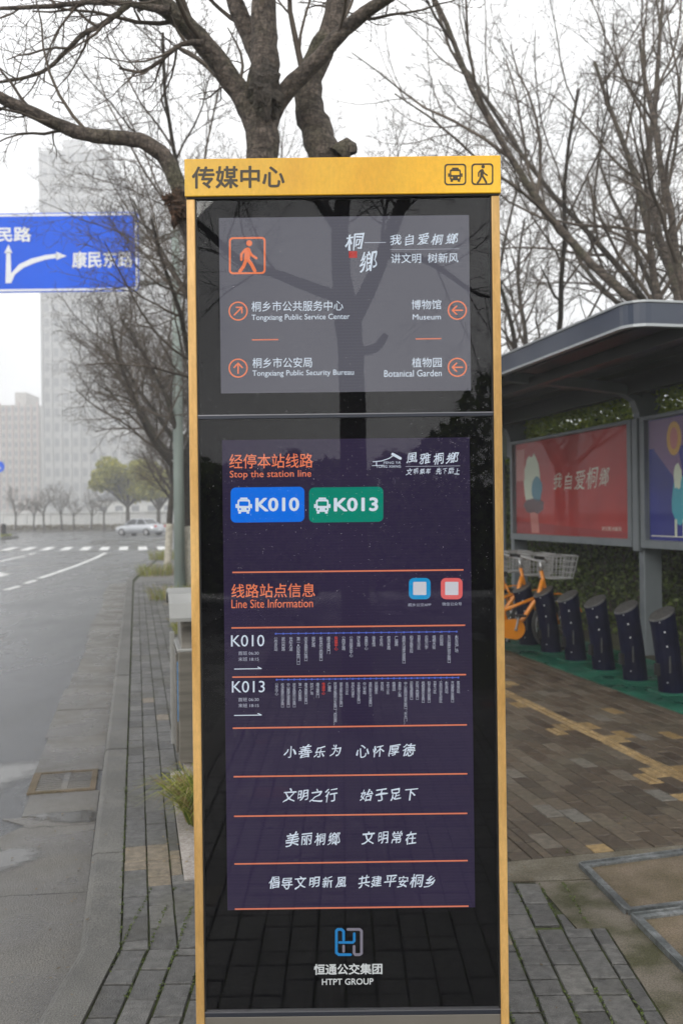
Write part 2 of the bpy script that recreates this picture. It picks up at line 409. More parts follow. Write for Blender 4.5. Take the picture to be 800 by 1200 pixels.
M['rubber'] = mat('tyre_rubber', (0.02, 0.02, 0.02), rough=0.8)
M['wire'] = mat('basket_plastic', (0.32, 0.32, 0.31), rough=0.5)
M['white_paint'] = mat('white_paint', (0.62, 0.63, 0.62), (0.72, 0.72, 0.7), scale=2, rough=0.6)
M['bin_steel'] = mat('brushed_bin_steel', (0.20, 0.185, 0.16), (0.27, 0.25, 0.215), scale=3, rough=0.4, metal=0.6, stretch=(1, 1, 12))
M['bin_light'] = mat('pale_bin_steel', (0.36, 0.36, 0.345), (0.46, 0.46, 0.44), scale=3, rough=0.4, metal=0.4)
M['dark'] = mat('dark_opening', (0.01, 0.01, 0.01), rough=0.9)
M['blue_strip'] = mat('blue_reflective_strip', (0.12, 0.32, 0.62), rough=0.2, coat=0.5)
M['pole'] = mat('green_grey_pole', (0.27, 0.325, 0.295), (0.33, 0.39, 0.355), scale=1.5, rough=0.5)
M['sign_blue'] = mat('sign_blue', (0.0, 0.10, 0.74), (0.0, 0.115, 0.82), scale=0.8, rough=0.4, spec=0.2)
M['sign_white'] = mat('sign_white', (0.78, 0.8, 0.82), rough=0.4)
M['car_paint'] = mat('silver_car_paint', (0.55, 0.57, 0.6), rough=0.25, metal=0.4, coat=0.6)
M['car_glass'] = mat('car_glass', (0.03, 0.035, 0.04), rough=0.08)
M['tail'] = mat('tail_lamp', (0.5, 0.02, 0.02), rough=0.3)
M['wall_grey_hazed'] = mat('grey_render_hazed', (0.5, 0.505, 0.51), (0.54, 0.54, 0.54), scale=0.1, rough=0.8)  # wall paled: part of the mist's fade is put into the colour
M['wall_cream_hazed'] = mat('cream_render_hazed', (0.56, 0.53, 0.50), (0.6, 0.57, 0.54), scale=0.1, rough=0.8)  # cream likewise bleached in colour to stand for haze
M['window'] = mat('far_window_hazed', (0.27, 0.28, 0.30), rough=0.3)  # panes lightened in colour to imitate distance haze
M['roof_grey'] = mat('grey_roof', (0.28, 0.29, 0.31), rough=0.7)
M['pink'] = mat('pink_banner', (0.6, 0.47, 0.45), rough=0.8)
M['haze'] = None

# ------------------------------------------------------------------ ground, road, kerb
me = np_mesh('ground', [(-229, -59, -0.14), (229, -59, -0.14), (229, 319, -0.14), (-229, 319, -0.14)], [(0, 1, 2, 3)])
tag(link('ground', me, None, M['soil']), kind='structure')
RZ = -0.12
road_poly = [(-60, -30), (0, -30), (60, -30), (60, 98), (-120, 98), (-120, 30), (-60, 20)]
me = bpy.data.meshes.new('road'); me.from_pydata([(x, y, RZ) for x, y in road_poly], [], [tuple(range(len(road_poly)))]); me.update()
road = tag(link('road', me, None, M['asphalt']), kind='structure')

BEND = Vector((-0.957, 3.34, 0)); KW = 0.147
# outer edge of the kerb (road side), near to far
far1 = uv(22.9, -0.25); far2 = Vector((-6.9, 35.0, 0)); far3 = Vector((-6.2, 40.5, 0)); far4 = Vector((-3.0, 44.0, 0)); far5 = Vector((30.0, 50.0, 0))
edge = [Vector((-0.957, -6, 0)), BEND, far1, far2, far3, far4, far5]
def offset_line(pts, d):
    res = []
    for i, p in enumerate(pts):
        a = (pts[i] - pts[i - 1]).normalized() if i else None
        b = (pts[i + 1] - pts[i]).normalized() if i < len(pts) - 1 else None
        if a is None: a = b
        if b is None: b = a
        n1 = Vector((a.y, -a.x, 0)); n2 = Vector((b.y, -b.x, 0)); n = (n1 + n2).normalized()
        res.append(p + n * (d / max(0.3, n.dot(n1))))
    return res
inner = offset_line(edge, KW)
pav_poly = [(p.x, p.y) for p in inner] + [(60, 50), (60, -6)]
mb = MB(); mb.prism(pav_poly, RZ - 0.01, -0.011)
pavement = tag(mb.build('pavement', M['moss']), kind='structure')
kerb = tag(bpy.data.objects.new('kerb', None), kind='structure'); C.objects.link(kerb)
def kerb_run(a, b, ia, ib, step, phase=0.0):
    L_ = (b - a).length; n = max(1, round(L_ / step)); g = 0.004 / L_
    for i in range(n):
        t0 = i / n + g; t1 = (i + 1) / n - g
        o0, o1 = a.lerp(b, t0), a.lerp(b, t1); i0, i1 = ia.lerp(ib, t0), ia.lerp(ib, t1)
        z = 0.004 + rng.uniform(-0.002, 0.003)
        m = MB()
        sl = 0.012   # the road face leans back and its edge is rounded
        d = (i0 - o0).normalized()
        prof0 = [o0 + Vector((0, 0, RZ - 0.02)), o0 + d * sl * 0.6 + Vector((0, 0, z - 0.014)), o0 + d * (sl + 0.008) + Vector((0, 0, z - 0.003)), o0 + d * (sl + 0.02) + Vector((0, 0, z)), i0 + Vector((0, 0, z)), i0 + Vector((0, 0, RZ - 0.02))]
        prof1 = [p + (o1 - o0) for p in prof0]; prof1[4] = i1 + Vector((0, 0, z)); prof1[5] = i1 + Vector((0, 0, RZ - 0.02))
        k = 6
        m.add(prof0 + prof1, [tuple(range(k - 1, -1, -1)), tuple(range(k, 2 * k))] + [(q, (q + 1) % k, k + (q + 1) % k, k + q) for q in range(k)])
        m.build('kerb_stone', M['kerb'], kerb)
kerb_run(edge[0], edge[1], inner[0], inner[1], 0.95)
kerb_run(edge[1], edge[2], inner[1], inner[2], 0.97)
for q in range(2, 6): kerb_run(edge[q], edge[q + 1], inner[q], inner[q + 1], 1.0 if q < 5 else 3.0)
# gutter slabs
gut = tag(bpy.data.objects.new('gutter', None), kind='structure'); C.objects.link(gut)
u = 5.45
GV0, GV1 = -0.66, -0.238
while u < 22.5:
    L_ = 1.0
    if abs(u - 5.45) < 0.01: L_ = 0.42
    if not (5.86 < u < 5.9):
        mm = MB().uvbox(u + 0.004, u + L_ - 0.004, GV0 - 0.03 * math.sin(u), GV1, RZ - 0.01, RZ + 0.007 + rng.uniform(-0.002, 0.002)).build('gutter_slab', M['gutter'], gut)
        u += L_
    else:
        u = 6.34
# near apron of worn concrete in front of the grate
ap = [(-3.2, -2), (-0.96, -2), (-0.96, 3.33), (uv(5.44, GV1).x, uv(5.44, GV1).y), (uv(5.44, -0.74).x, uv(5.44, -0.74).y), (-1.72, 5.05), (-1.86, 4.7), (-1.78, 4.3), (-2.1, 3.9), (-2.2, 3.0), (-3.0, 2.2)]
mb = MB(); mb.prism(ap, RZ - 0.01, RZ + 0.004)
tag(mb.build('concrete_apron', M['gutter']), kind='structure')
for a, b_ in (((-2.0, 4.06), (-1.06, 4.16)), ((-2.2, 2.95), (-0.95, 2.86)), ((-1.75, 5.0), (-1.25, 5.08))):
    A, B = Vector((*a, RZ + 0.0045)), Vector((*b_, RZ + 0.0045)); d = (B - A).normalized(); nrm = Vector((-d.y, d.x, 0)) * 0.004
    pts = []; n = 14
    for i in range(n + 1):
        p = A.lerp(B, i / n) + Vector((0, noise.noise((i * 0.9, a[0], 3)) * 0.035, 0)); pts.append(p)
    vs = [p + nrm * rng.uniform(0.3, 1.2) for p in pts] + [p - nrm * rng.uniform(0.3, 1.2) for p in pts]
    m = MB().add(vs, [(i, n + 1 + i, n + 2 + i, i + 1) for i in range(n)])
    m.build('crack', M['black_seal'], bpy.data.objects['concrete_apron'])
# puddles
M['water'] = mat('puddle_water', (0.06, 0.058, 0.055), (0.08, 0.078, 0.072), scale=3, rough=0.09, spec=0.7, speck=0.3)
def puddle(c, rx, ry, seed, z, rot=0):
    n = 90; vs = [Vector(c) + Vector((0, 0, z))]; at_ = [1.0]
    for kk, al in ((0.35, 1.0), (0.7, 0.72), (1.0, 0.0)):
        for i in range(n):
            a = 2 * PI * i / n
            k = 1 + 0.45 * noise.noise((math.cos(a) * 1.3, math.sin(a) * 1.3, seed)) + 0.25 * noise.noise((math.cos(a) * 4, math.sin(a) * 4, seed + 9))
            x, y = math.cos(a) * rx * k * kk * 1.25, math.sin(a) * ry * k * kk * 1.25
            vs.append(Vector(c) + Vector((x * math.cos(rot) - y * math.sin(rot), x * math.sin(rot) + y * math.cos(rot), z))); at_.append(al)
    fs = [(0, i + 1, (i + 1) % n + 1) for i in range(n)]
    for q in range(2): fs += [(1 + q * n + i, 1 + (q + 1) * n + i, 1 + (q + 1) * n + (i + 1) % n, 1 + q * n + (i + 1) % n) for i in range(n)]
    me = bpy.data.meshes.new('puddle'); me.from_pydata(vs, [], fs); me.update()
    a_ = me.attributes.new('depth', 'FLOAT', 'POINT'); a_.data.foreach_set('value', at_)
    return tag(link('puddle', me, None, M['water']), kind='structure')
def water():
    m, t, b = principled('puddle_water'); N, L = t.nodes, t.links
    b.inputs['Base Color'].default_value = (0.05, 0.048, 0.044, 1); b.inputs['Roughness'].default_value = 0.04; b.inputs['Specular IOR Level'].default_value = 0.6
    a = N.new('ShaderNodeAttribute'); a.attribute_name = 'depth'; g = N.new('ShaderNodeNewGeometry')
    n = N.new('ShaderNodeTexNoise'); n.inputs['Scale'].default_value = 9; n.inputs['Detail'].default_value = 9; n.inputs['Roughness'].default_value = 0.7
    L.new(g.outputs['Position'], n.inputs['Vector'])
    ma = N.new('ShaderNodeMath'); ma.operation = 'ADD'; L.new(a.outputs['Fac'], ma.inputs[0]); L.new(n.outputs['Fac'], ma.inputs[1])
    mr = N.new('ShaderNodeMapRange'); mr.inputs['From Min'].default_value = 0.66; mr.inputs['From Max'].default_value = 1.3; L.new(ma.outputs[0], mr.inputs['Value'])
    L.new(mr.outputs[0], b.inputs['Alpha']); return m
M['water'] = water()
puddle((-2.55, 5.85, 0), 0.55, 0.55, 2.0, RZ + 0.0015, 0.2)
puddle((-1.42, 5.2, 0), 0.28, 0.10, 7.0, RZ + 0.0065, 0.1)
puddle((-1.72, 4.55, 0), 0.20, 0.17, 12.0, RZ + 0.0062, 0.3)
puddle((-1.25, 2.95, 0), 0.13, 0.05, 15.0, RZ + 0.006, 0.2)
puddle((-5.2, 11.5, 0), 0.9, 2.2, 21.0, RZ + 0.0015, 0.25)
# drain grate
g = empty('drain_grate', uv(6.1, -0.45, RZ), 'rectangular storm drain grate with two columns of slots in the gutter beside the kerb', 'drain grate')
m = MB()
for a in ((5.88, 5.915, GV0, -0.262), (6.305, 6.34, GV0, -0.262), (5.915, 6.305, GV0, GV0 + 0.045), (5.915, 6.305, -0.297, -0.262)):
    m.uvbox(a[0], a[1], a[2], a[3], RZ - 0.01, RZ + 0.012)
m.build('frame', M['rust_fill'], g)
MB().uvbox(5.915, 6.305, GV0 + 0.045, -0.297, RZ - 0.01, RZ - 0.002).build('sump', M['dark'], g)
MB().uvbox(5.915, 6.305, -0.47, -0.43, RZ - 0.008, RZ + 0.010).build('centre_bar', M['gutter'], g)
for i in range(9):
    for va, vb in ((GV0 + 0.045, -0.472), (-0.428, -0.297)):
        uu = 5.925 + i * 0.0425
        MB().uvbox(uu, uu + 0.024, va, vb, RZ - 0.008, RZ + 0.009).build('bar', M['gutter'], g)

# ------------------------------------------------------------------ pavement bricks
def clip(poly, region):
    """clip convex polygon by convex ccw region"""
    outp = poly
    for i in range(len(region)):
        a, b = region[i], region[(i + 1) % len(region)]
        ex, ey = b[0] - a[0], b[1] - a[1]
        inp, outp = outp, []
        if not inp: return []
        def side(p): return ex * (p[1] - a[1]) - ey * (p[0] - a[0])
        for j in range(len(inp)):
            p, q = inp[j], inp[(j + 1) % len(inp)]
            sp, sq = side(p), side(q)
            if sp >= 0: outp.append(p)
            if sp * sq < 0:
                t = sp / (sp - sq); outp.append((p[0] + (q[0] - p[0]) * t, p[1] + (q[1] - p[1]) * t))
    return outp
def parea(p): return 0.5 * sum(p[i][0] * p[(i + 1) % len(p)][1] - p[(i + 1) % len(p)][0] * p[i][1] for i in range(len(p)))
bricks = []      # (pixel area, polygon, material key, tint, ridged?, axis)
def lay(region, org, du, dv, nu, nv, pick, W=0.1, Lb=0.2, gap=0.006, off=None, half=0.0):
    for j in range(nv[0], nv[1]):
        sh = (j % 2) * 0.1 if off is None else off(j)
        i = nu[0]
        x = nu[0] * Lb + sh
        r2 = random.Random(j * 7919 + nv[0])
        while x < nu[1] * Lb:
            L_ = Lb
            if half and r2.random() < half: L_ = Lb / 2
            c = org + du * (x + L_ / 2) + dv * (j * W + W / 2)
            if c.y > -3.2:
                quad = []
                jit = [rng.uniform(-0.0012, 0.0012) for _ in range(8)]
                for q, (sx, sy) in enumerate(((-1, -1), (1, -1), (1, 1), (-1, 1))):
                    p = org + du * (x + L_ / 2 + sx * (L_ / 2 - gap / 2)) + dv * (j * W + W / 2 + sy * (W / 2 - gap / 2))
                    quad.append((p.x + jit[q], p.y + jit[q + 4]))
                if parea(quad) < 0: quad.reverse()
                pl = clip(quad, region)
                if len(pl) > 2 and parea(pl) > 0.0025:
                    mk, tint, rid = pick(c, j)
                    pc = pix(c); vis = 0
                    if pc and -10 < pc[0] < 810 and 600 < pc[1] < 1215 and not (236 < pc[0] < 590 and c.y > FY):
                        vis = parea(pl) * FPX ** 2 * CAMZ / c.y ** 3
                    bricks.append((vis, pl, mk, tint, rid))
            x += L_
def pickA(c, j):
    r = rng.random()
    if r < 0.012: return 'brick_red', rng.random(), 0
    return 'brick_grey', min(1, rng.gauss(0.42, 0.2)) if r < 0.985 else 0.97, 0
def pickBL(c, j):
    r = rng.random()
    if 4.02 < c.y < 4.32 and -1.05 < c.x < -0.62: return 'brick_grey', 1.0, 0
    return 'brick_grey', min(1, max(0, rng.gauss(0.4, 0.2))) if r < 0.98 else 0.98, 0
def pickBR(c, j):
    v = c.dot(VD); uu = c.dot(UD)
    r = rng.random()
    if 2.97 < v < 3.07 and r < 0.97: return 'brick_yellow', rng.random(), 1
    if (2.78 < v < 2.97 and 4.75 < uu < 5.45 and r < 0.45) or (2.55 < v < 2.97 and noise.noise((uu * 1.7, v * 2.0, 4)) > 0.36): return 'brick_yellow', rng.random(), 1
    if (2.87 < v < 2.97 or 3.07 < v < 3.17) and r < 0.24: return 'brick_yellow', rng.random(), 0
    if 3.07 < v < 3.45 and uu > 6.5 and noise.noise((uu * 1.3, v * 1.6, 8)) > 0.30: return 'brick_yellow', rng.random(), 0
    if 1.4 < v < 3.8 and r < 0.022: return 'brick_yellow', rng.random(), 0
    t = min(1, max(0, rng.gauss(0.4, 0.24)))
    return 'brick_brown_shaded', t, 0
XA, YA = Vector((0, 1, 0)), Vector((1, 0, 0))
IX = -0.808
O0 = Vector((IX, 0, 0))
big = 9
# zone A, laid along the view
lay([(IX, -3), (0.955, -3), (0.955, 3.47), (0.3, 3.47), (0.3, 3.345), (IX, 3.345)][0:3] + [(IX, 3.47)], O0, XA, YA, (-16, 18), (0, 18), pickA, half=0.4) if False else None
lay([(IX, -3), (0.955, -3), (0.955, 3.345), (IX, 3.345)], O0, XA, YA, (-16, 18), (0, 18), pickA, half=0.4, W=0.1005, gap=0.009)
lay([(0.3, 3.347), (0.955, 3.347), (0.955, 3.47), (0.3, 3.47)], O0, XA, YA, (14, 19), (9, 18), pickA, W=0.1005, gap=0.009)
lay([(0.3, 3.473), (0.845, 3.473), (0.79, 3.92), (0.3, 3.92)], O0, XA, YA, (16, 21), (9, 18), pickA, W=0.1005, gap=0.009)
lay([(0.97, -3), (3.2, -3), (3.2, 2.55), (0.97, 2.55)], O0, XA, YA, (-16, 14), (17, 40), pickA, W=0.1005, gap=0.009)
lay([(-0.3, 3.35), (0.3, 3.35), (0.3, 3.9), (-0.3, 3.9)], O0, XA, YA, (16, 21), (4, 12), pickA, W=0.1005, gap=0.009)
# zone B, laid along the road
def P2(u_, v_): p = uv(u_, v_); return (p.x, p.y)
kin = inner[1]
kv = inner[1].dot(VD)
regBL1 = [(kin.x, 3.35), (-0.3, 3.35), P2(4.1, 0.42), P2(4.1, kv + 0.002)]
OB = uv(0, kv + 0.004)
lay(regBL1, OB, UD, VD, (10, 24), (0, 12), pickBL, half=0.3)
lay([P2(4.1, kv + 0.002), P2(4.1, 0.175), P2(5.75, 0.175), P2(5.75, kv + 0.002)][::1], OB, UD, VD, (18, 32), (0, 5), pickBL, half=0.3)
lay([P2(5.75, kv + 0.002), P2(5.75, 1.75), P2(22.0, 1.75), P2(22.0, kv + 0.002)], OB, UD, VD, (26, 112), (0, 21), pickBL, half=0.15)
O3 = uv(0, 0)
regBR = [P2(3.905, 1.1), P2(3.905, 3.98), P2(22.0, 3.98), P2(22.0, 1.755), P2(5.76, 1.1)]
lay([P2(3.905, 1.1), P2(3.905, 1.75), P2(5.75, 1.75), P2(5.75, 1.1)], O3, UD, VD, (18, 30), (10, 19), pickBR)
lay([P2(3.905, 1.755), P2(3.905, 3.98), P2(22.0, 3.98), P2(22.0, 1.755)], O3, UD, VD, (18, 112), (17, 41), pickBR)
bricks.sort(key=lambda b: -b[0])
def brick_geo(pl, rid, zt):
    n = len(pl)
    cx = sum(p[0] for p in pl) / n; cyy = sum(p[1] for p in pl) / n
    tx, ty = rng.gauss(0, 0.006), rng.gauss(0, 0.006)
    def Z(x, y, z): return z + (x - cx) * tx + (y - cyy) * ty
    def ins(d):
        res = []
        for x, y in pl:
            l = math.hypot(x - cx, y - cyy); k = max(0.2, 1 - d * 1.3 / l); res.append((cx + (x - cx) * k, cyy + (y - cyy) * k))
        return res
    t = ins(0.004)
    vs = [(x, y, -0.03) for x, y in pl] + [(x, y, Z(x, y, zt - 0.0035)) for x, y in pl] + [(x, y, Z(x, y, zt)) for x, y in t]
    fs = [(i, (i + 1) % n, n + (i + 1) % n, n + i) for i in range(n)] + [(n + i, n + (i + 1) % n, 2 * n + (i + 1) % n, 2 * n + i) for i in range(n)] + [tuple(range(2 * n, 3 * n))]
    if rid and n == 4:
        # two raised bars along the brick
        for vv in (-0.024, 0.024):
            c = Vector((cx, cyy, 0)) + VD * vv
            b0 = len(vs)
            for hz, ex in ((zt - 0.001, 0), (zt + 0.005, 0.004)):
                for sx, sy in ((-1, -1), (1, -1), (1, 1), (-1, 1)):
                    p = c + UD * (sx * (0.085 - ex)) + VD * (sy * (0.013 - ex)); vs.append((p.x, p.y, hz))
            fs += [(b0 + i, b0 + (i + 1) % 4, b0 + 4 + (i + 1) % 4, b0 + 4 + i) for i in range(4)] + [(b0 + 4, b0 + 5, b0 + 6, b0 + 7)]
    return vs, fs
keys = ['brick_grey', 'brick_brown_shaded', 'brick_yellow', 'brick_red']
AV, AF, AM, AT = [], [], [], []
for k, (vis, pl, mk, tint, rid) in enumerate(bricks):
    vs, fs = brick_geo(pl, rid, rng.uniform(-0.0015, 0.0015))
    if k < 296:
        me = bpy.data.meshes.new('brick'); me.from_pydata(vs, [], fs); me.update()
        a = me.attributes.new('tint', 'FLOAT', 'POINT'); a.data.foreach_set('value', [tint] * len(vs))
        link('brick', me, pavement, M[mk])
    else:
        b0 = len(AV); AV += vs; AF += [tuple(b0 + i for i in f) for f in fs]; AM += [keys.index(mk)] * len(fs); AT += [tint] * len(vs)
me = bpy.data.meshes.new('farther_bricks'); me.from_pydata(AV, [], AF)
me.polygons.foreach_set('material_index', AM); me.update()
a = me.attributes.new('tint', 'FLOAT', 'POINT'); a.data.foreach_set('value', AT)
tag(link('farther_bricks', me, pavement, [M[k] for k in keys]), kind='stuff')
print('bricks', len(bricks))
# distant paving where single bricks no longer show
mp_ = mat('distant_paving', (0.12, 0.117, 0.11), (0.17, 0.165, 0.155), scale=5, rough=0.6, bump=0.2)
mb = MB(); mb.prism([P2(22.0, kv + 0.01), P2(22.0, 3.98), (20, 48), (-2.9, 43.5), (-6.0, 40.2), (-6.7, 35)], -0.02, -0.002)
mb.build('distant_paving', mp_, pavement)
# concrete patch with steel framed covers
pc = [(0.3, 3.925), (0.79, 3.925), (0.85, 3.476), (0.96, 3.476), (0.96, 2.56), (3.2, 2.56), (3.2, 4.1), P2(3.9, 3.98), P2(3.9, 1.1)]
mb = MB(); mb.prism([(0.3, 3.93), (0.79, 3.93), (1.8, 4.0), P2(3.9, 3.98), P2(3.9, 0.9)], -0.05, -0.004)
tag(mb.build('sandy_strip', M['patch_sand']), kind='structure')
mb = MB(); mb.prism([(0.965, 2.56), (3.2, 2.56), (3.2, 4.05), (0.79, 3.925), (0.855, 3.48), (0.965, 3.48)], -0.05, -0.006)
tag(mb.build('concrete_patch', M['patch']), kind='structure')
def cover(u0, pts, label):
    """steel angle frame round a concrete infill; pts: four corners ccw from near left"""
    c = sum((Vector((*p, 0)) for p in pts), Vector()) / 4
    e = empty('inspection_cover', (c.x, c.y, 0), label, 'inspection cover', 'concrete filled inspection covers')
    ins = [Vector((*p, 0)).lerp(c, 0.0) for p in pts]
    MB().prism([(p[0], p[1]) for p in pts], -0.03, -0.001).build('concrete_infill', M['rust_fill'], e)
    for i in range(4):
        a, b = Vector((*pts[i], 0)), Vector((*pts[(i + 1) % 4], 0)); d = (b - a).normalized(); n = Vector((-d.y, d.x, 0))
        if i != 3: pass
        mm = MB()
        mm.box((a + b) / 2 + n * 0.015 + Vector((0, 0, -0.006 + 0.0013 * (i % 2))), ((b - a).length / 2 - 0.002, 0.013, 0.014), (d, n, Vector((0, 0, 1))))
        mm.box((a + b) / 2 - n * 0.006 + Vector((0, 0, -0.004 + 0.0013 * (i % 2))), ((b - a).length / 2 - 0.002, 0.004, 0.019), (d, n, Vector((0, 0, 1))))
        mm.build('frame_rail', M['angle_steel'], e)
cover(0, [(1.075, 3.60), (2.2, 3.87), (2.12, 4.40), (1.02, 4.08)], 'upper brown infill cover in a steel angle frame beside the sandy strip')
cover(0, [(1.19, 2.62), (2.4, 2.80), (2.22, 3.83), (1.085, 3.56)], 'larger lower infill cover in a steel angle frame, nearest the bottom corner')

# ------------------------------------------------------------------ totem with displays
TX = lambda x: (x - 400) / 430.0
TZ = lambda y: CAMZ - (y - 600) / 430.0
tot = empty('bus_stop_totem', (TX(406), FY + 0.05, 0), 'tall black glass bus stop totem with yellow header and gold side frames', 'information totem')
L0, L1 = TX(222), TX(590)
I0, I1 = TX(233.2), TX(579.2)
zt, zh, zb = TZ(186.5), TZ(230.5), TZ(1184)
MB().bb((I0 + 0.002, FY + 0.012, 0.16), (I1 - 0.002, FY + 0.11, zh)).build('casing', M['black'], tot, bevel=0.002)
MB().bb((L0, FY - 0.016, zh), (L1, FY + 0.125, zt)).build('header', M['yellow'], tot, bevel=0.0025)
MB().bb((L0 + 0.004, FY - 0.010, zh - 0.004), (L1 - 0.004, FY + 0.118, zh)).build('header_shadow_gap', M['black_seal'], tot)
for a, b in ((L0 + 0.003, I0), (I1, L1 - 0.003)):
    m = MB(); m.bb((a, FY - 0.008, 0.0), (b, FY + 0.115, zh - 0.004))
    fr = m.build('side_frame', M['gold'], tot, bevel=0.003)
    s = 0.2
m = MB()
for a, b in ((I0, I0 + 0.0035), (I1 - 0.0035, I1)): m.bb((a, FY - 0.003, zb), (b, FY + 0.011, zh - 0.004))
m.build('seal', M['black_seal'], tot)
MB().bb((I0, FY - 0.002, 0.0), (I1, FY + 0.11, zb - 0.014)).build('plinth', M['plinth'], tot, bevel=0.002)
MB().bb((I0, FY - 0.004, zb - 0.013), (I1, FY + 0.01, zb - 0.001)).build('bottom_trim', M['slate'], tot, bevel=0.001)
MB().bb((I0, FY - 0.005, zb - 0.001), (I1, FY + 0.01, zb + 0.0015)).build('bottom_trim_edge', M['silver_line'], tot)
MB().bb((I0, FY - 0.0035, TZ(489.5)), (I1, FY + 0.011, TZ(485.8))).build('divider_bar', M['slate'], tot, bevel=0.001)
MB().bb((I0, FY - 0.0045, TZ(485.7)), (I1, FY + 0.011, TZ(484.6))).build('divider_bar_edge', M['silver_line'], tot)
# side edges behind the frame are plain; two glass panes in front
for za, zb_ in ((TZ(484.4), zh - 0.0045), (zb + 0.002, TZ(489.7))):
    MB().bb((I0 + 0.0038, FY, za), (I1 - 0.0038, FY + 0.004, zb_)).build('glass_pane', M['glass'], tot)
# displays
def screen_mat(name, c, c2):
    m = bpy.data.materials.new(name); m.use_nodes = True
    t = m.node_tree; t.nodes.clear(); N, L = t.nodes, t.links
    o = N.new('ShaderNodeOutputMaterial'); e = N.new('ShaderNodeEmission'); tcn = N.new('ShaderNodeTexCoord')
    wv = N.new('ShaderNodeTexWave'); wv.bands_direction = 'Z'; wv.inputs['Scale'].default_value = 38; wv.inputs['Distortion'].default_value = 0
    n = N.new('ShaderNodeTexNoise'); n.inputs['Scale'].default_value = 2.5; n.inputs['Detail'].default_value = 3
    L.new(tcn.outputs['Object'], wv.inputs[0]); L.new(tcn.outputs['Object'], n.inputs['Vector'])
    ad = N.new('ShaderNodeMath'); ad.operation = 'MULTIPLY_ADD'; ad.inputs[1].default_value = 0.25
    L.new(wv.outputs['Fac'], ad.inputs[0]); L.new(n.outputs['Fac'], ad.inputs[2])
    r = N.new('ShaderNodeValToRGB'); r.color_ramp.elements[0].position = 0.3; r.color_ramp.elements[0].color = (*c, 1); r.color_ramp.elements[1].position = 0.95; r.color_ramp.elements[1].color = (*c2, 1)
    L.new(ad.outputs[0], r.inputs[0]); L.new(r.outputs[0], e.inputs[0]); L.new(e.outputs[0], o.inputs[0])
    return m
M['scr_up'] = screen_mat('upper_display', (0.092, 0.092, 0.115), (0.118, 0.118, 0.142))
M['scr_lo'] = screen_mat('lower_display', (0.022, 0.016, 0.040), (0.032, 0.023, 0.056))
su = MB().bb((TX(260.3), FY + 0.0068, TZ(458.8)), (TX(553.6), FY + 0.0125, TZ(252.8))).build('upper_screen', M['scr_up'], tot)
sl_ = MB().bb((TX(260.8), FY + 0.0068, TZ(1066.3)), (TX(551.2), FY + 0.0125, TZ(514))).build('lower_screen', M['scr_lo'], tot)
W_ = emis('screen_white', (0.62, 0.70, 0.80)); WB = emis('screen_white_dim', (0.42, 0.45, 0.53))
OR = emis('screen_orange', lin(232, 128, 88)); ORL = emis('screen_line', lin(214, 122, 92)); ORR = emis('screen_red', lin(176, 40, 34))
BL = emis('screen_blue', lin(18, 108, 222)); GR = emis('screen_green', lin(10, 128, 108)); SB = emis('screen_skyblue', lin(28, 140, 196)); PK = emis('screen_pink', lin(214, 98, 98)); RB = emis('route_blue', lin(84, 104, 196))
PKL = emis('screen_pale', (0.55, 0.55, 0.6))
layer = [0]
def embolden(co, fs, b):
    if b <= 0: return co, fs
    n = len(co); C_, F_ = [co], list(fs)
    for k, (dx, dy) in enumerate(((b, 0), (-b, 0), (0, b), (0, -b), (b * .7, b * .7), (-b * .7, b * .7), (b * .7, -b * .7), (-b * .7, -b * .7))):
        C_.append(co + np.array([dx, dy])); F_ += [tuple(i + n * (k + 1) for i in f) for f in fs]
    return np.concatenate(C_), F_
def text_mesh(s, bold=0.0, res=3, spacing=1.0, line=1.0):
    cu = bpy.data.curves.new('t', 'FONT'); cu.body = s; cu.resolution_u = res; cu.space_character = spacing; cu.space_line = line
    ob = bpy.data.objects.new('t', cu); C.objects.link(ob)
    me = bpy.data.meshes.new_from_object(ob)
    bpy.data.objects.remove(ob); bpy.data.curves.remove(cu)
    n = len(me.vertices); co = np.empty(n * 3, np.float32); me.vertices.foreach_get('co', co); co = co.reshape(-1, 3)[:, :2].astype(float)
    fs = [tuple(p.vertices) for p in me.polygons]
    bpy.data.meshes.remove(me)
    return embolden(co, fs, bold)
def fit(co, box):
    x0, y0 = co.min(0); x1, y1 = co.max(0)
    bx0, by0, bx1, by1 = box
    X = bx0 + (co[:, 0] - x0) / (x1 - x0) * (bx1 - bx0)
    Y = by1 - (co[:, 1] - y0) / max(1e-6, (y1 - y0)) * (by1 - by0)
    return np.stack([X, Y], 1)
def brush(s, seed, bold=0.0):
    r = random.Random(seed); co_all, f_all, x = [], [], 0.0
    for ch in s:
        if ch == ' ': x += 0.75; continue
        co, fs = text_mesh(ch, 0)
        c = (co.min(0) + co.max(0)) / 2
        p = co - c
        sc = r.uniform(0.86, 1.08); a = r.uniform(-0.10, 0.06)
        p = p * sc
        p[:, 0] *= r.uniform(0.85, 0.98)
        p = np.stack([p[:, 0] * math.cos(a) - p[:, 1] * math.sin(a) + 0.10 * p[:, 1], p[:, 0] * math.sin(a) + p[:, 1] * math.cos(a) + 0.12 * p[:, 0]], 1)
        q = np.array([[noise.noise((a_ * 2.6 + seed, b_ * 2.6 + x, 1)), noise.noise((a_ * 2.6 + x, b_ * 2.6, seed))] for a_, b_ in p])
        q2 = np.array([[noise.noise((a_ * 9 + seed, b_ * 9 + x, 5)), noise.noise((a_ * 9 + x, b_ * 9, seed + 4))] for a_, b_ in p])
        p = p + q * 0.09 + q2 * 0.03
        p[:, 0] += x + 0.5; p[:, 1] += r.uniform(-0.06, 0.06)
        b0 = sum(len(c_) for c_ in co_all)
        co_all.append(p); f_all += [tuple(b0 + i for i in f) for f in fs]
        x += r.uniform(0.92, 1.04)
    return np.concatenate(co_all), f_all
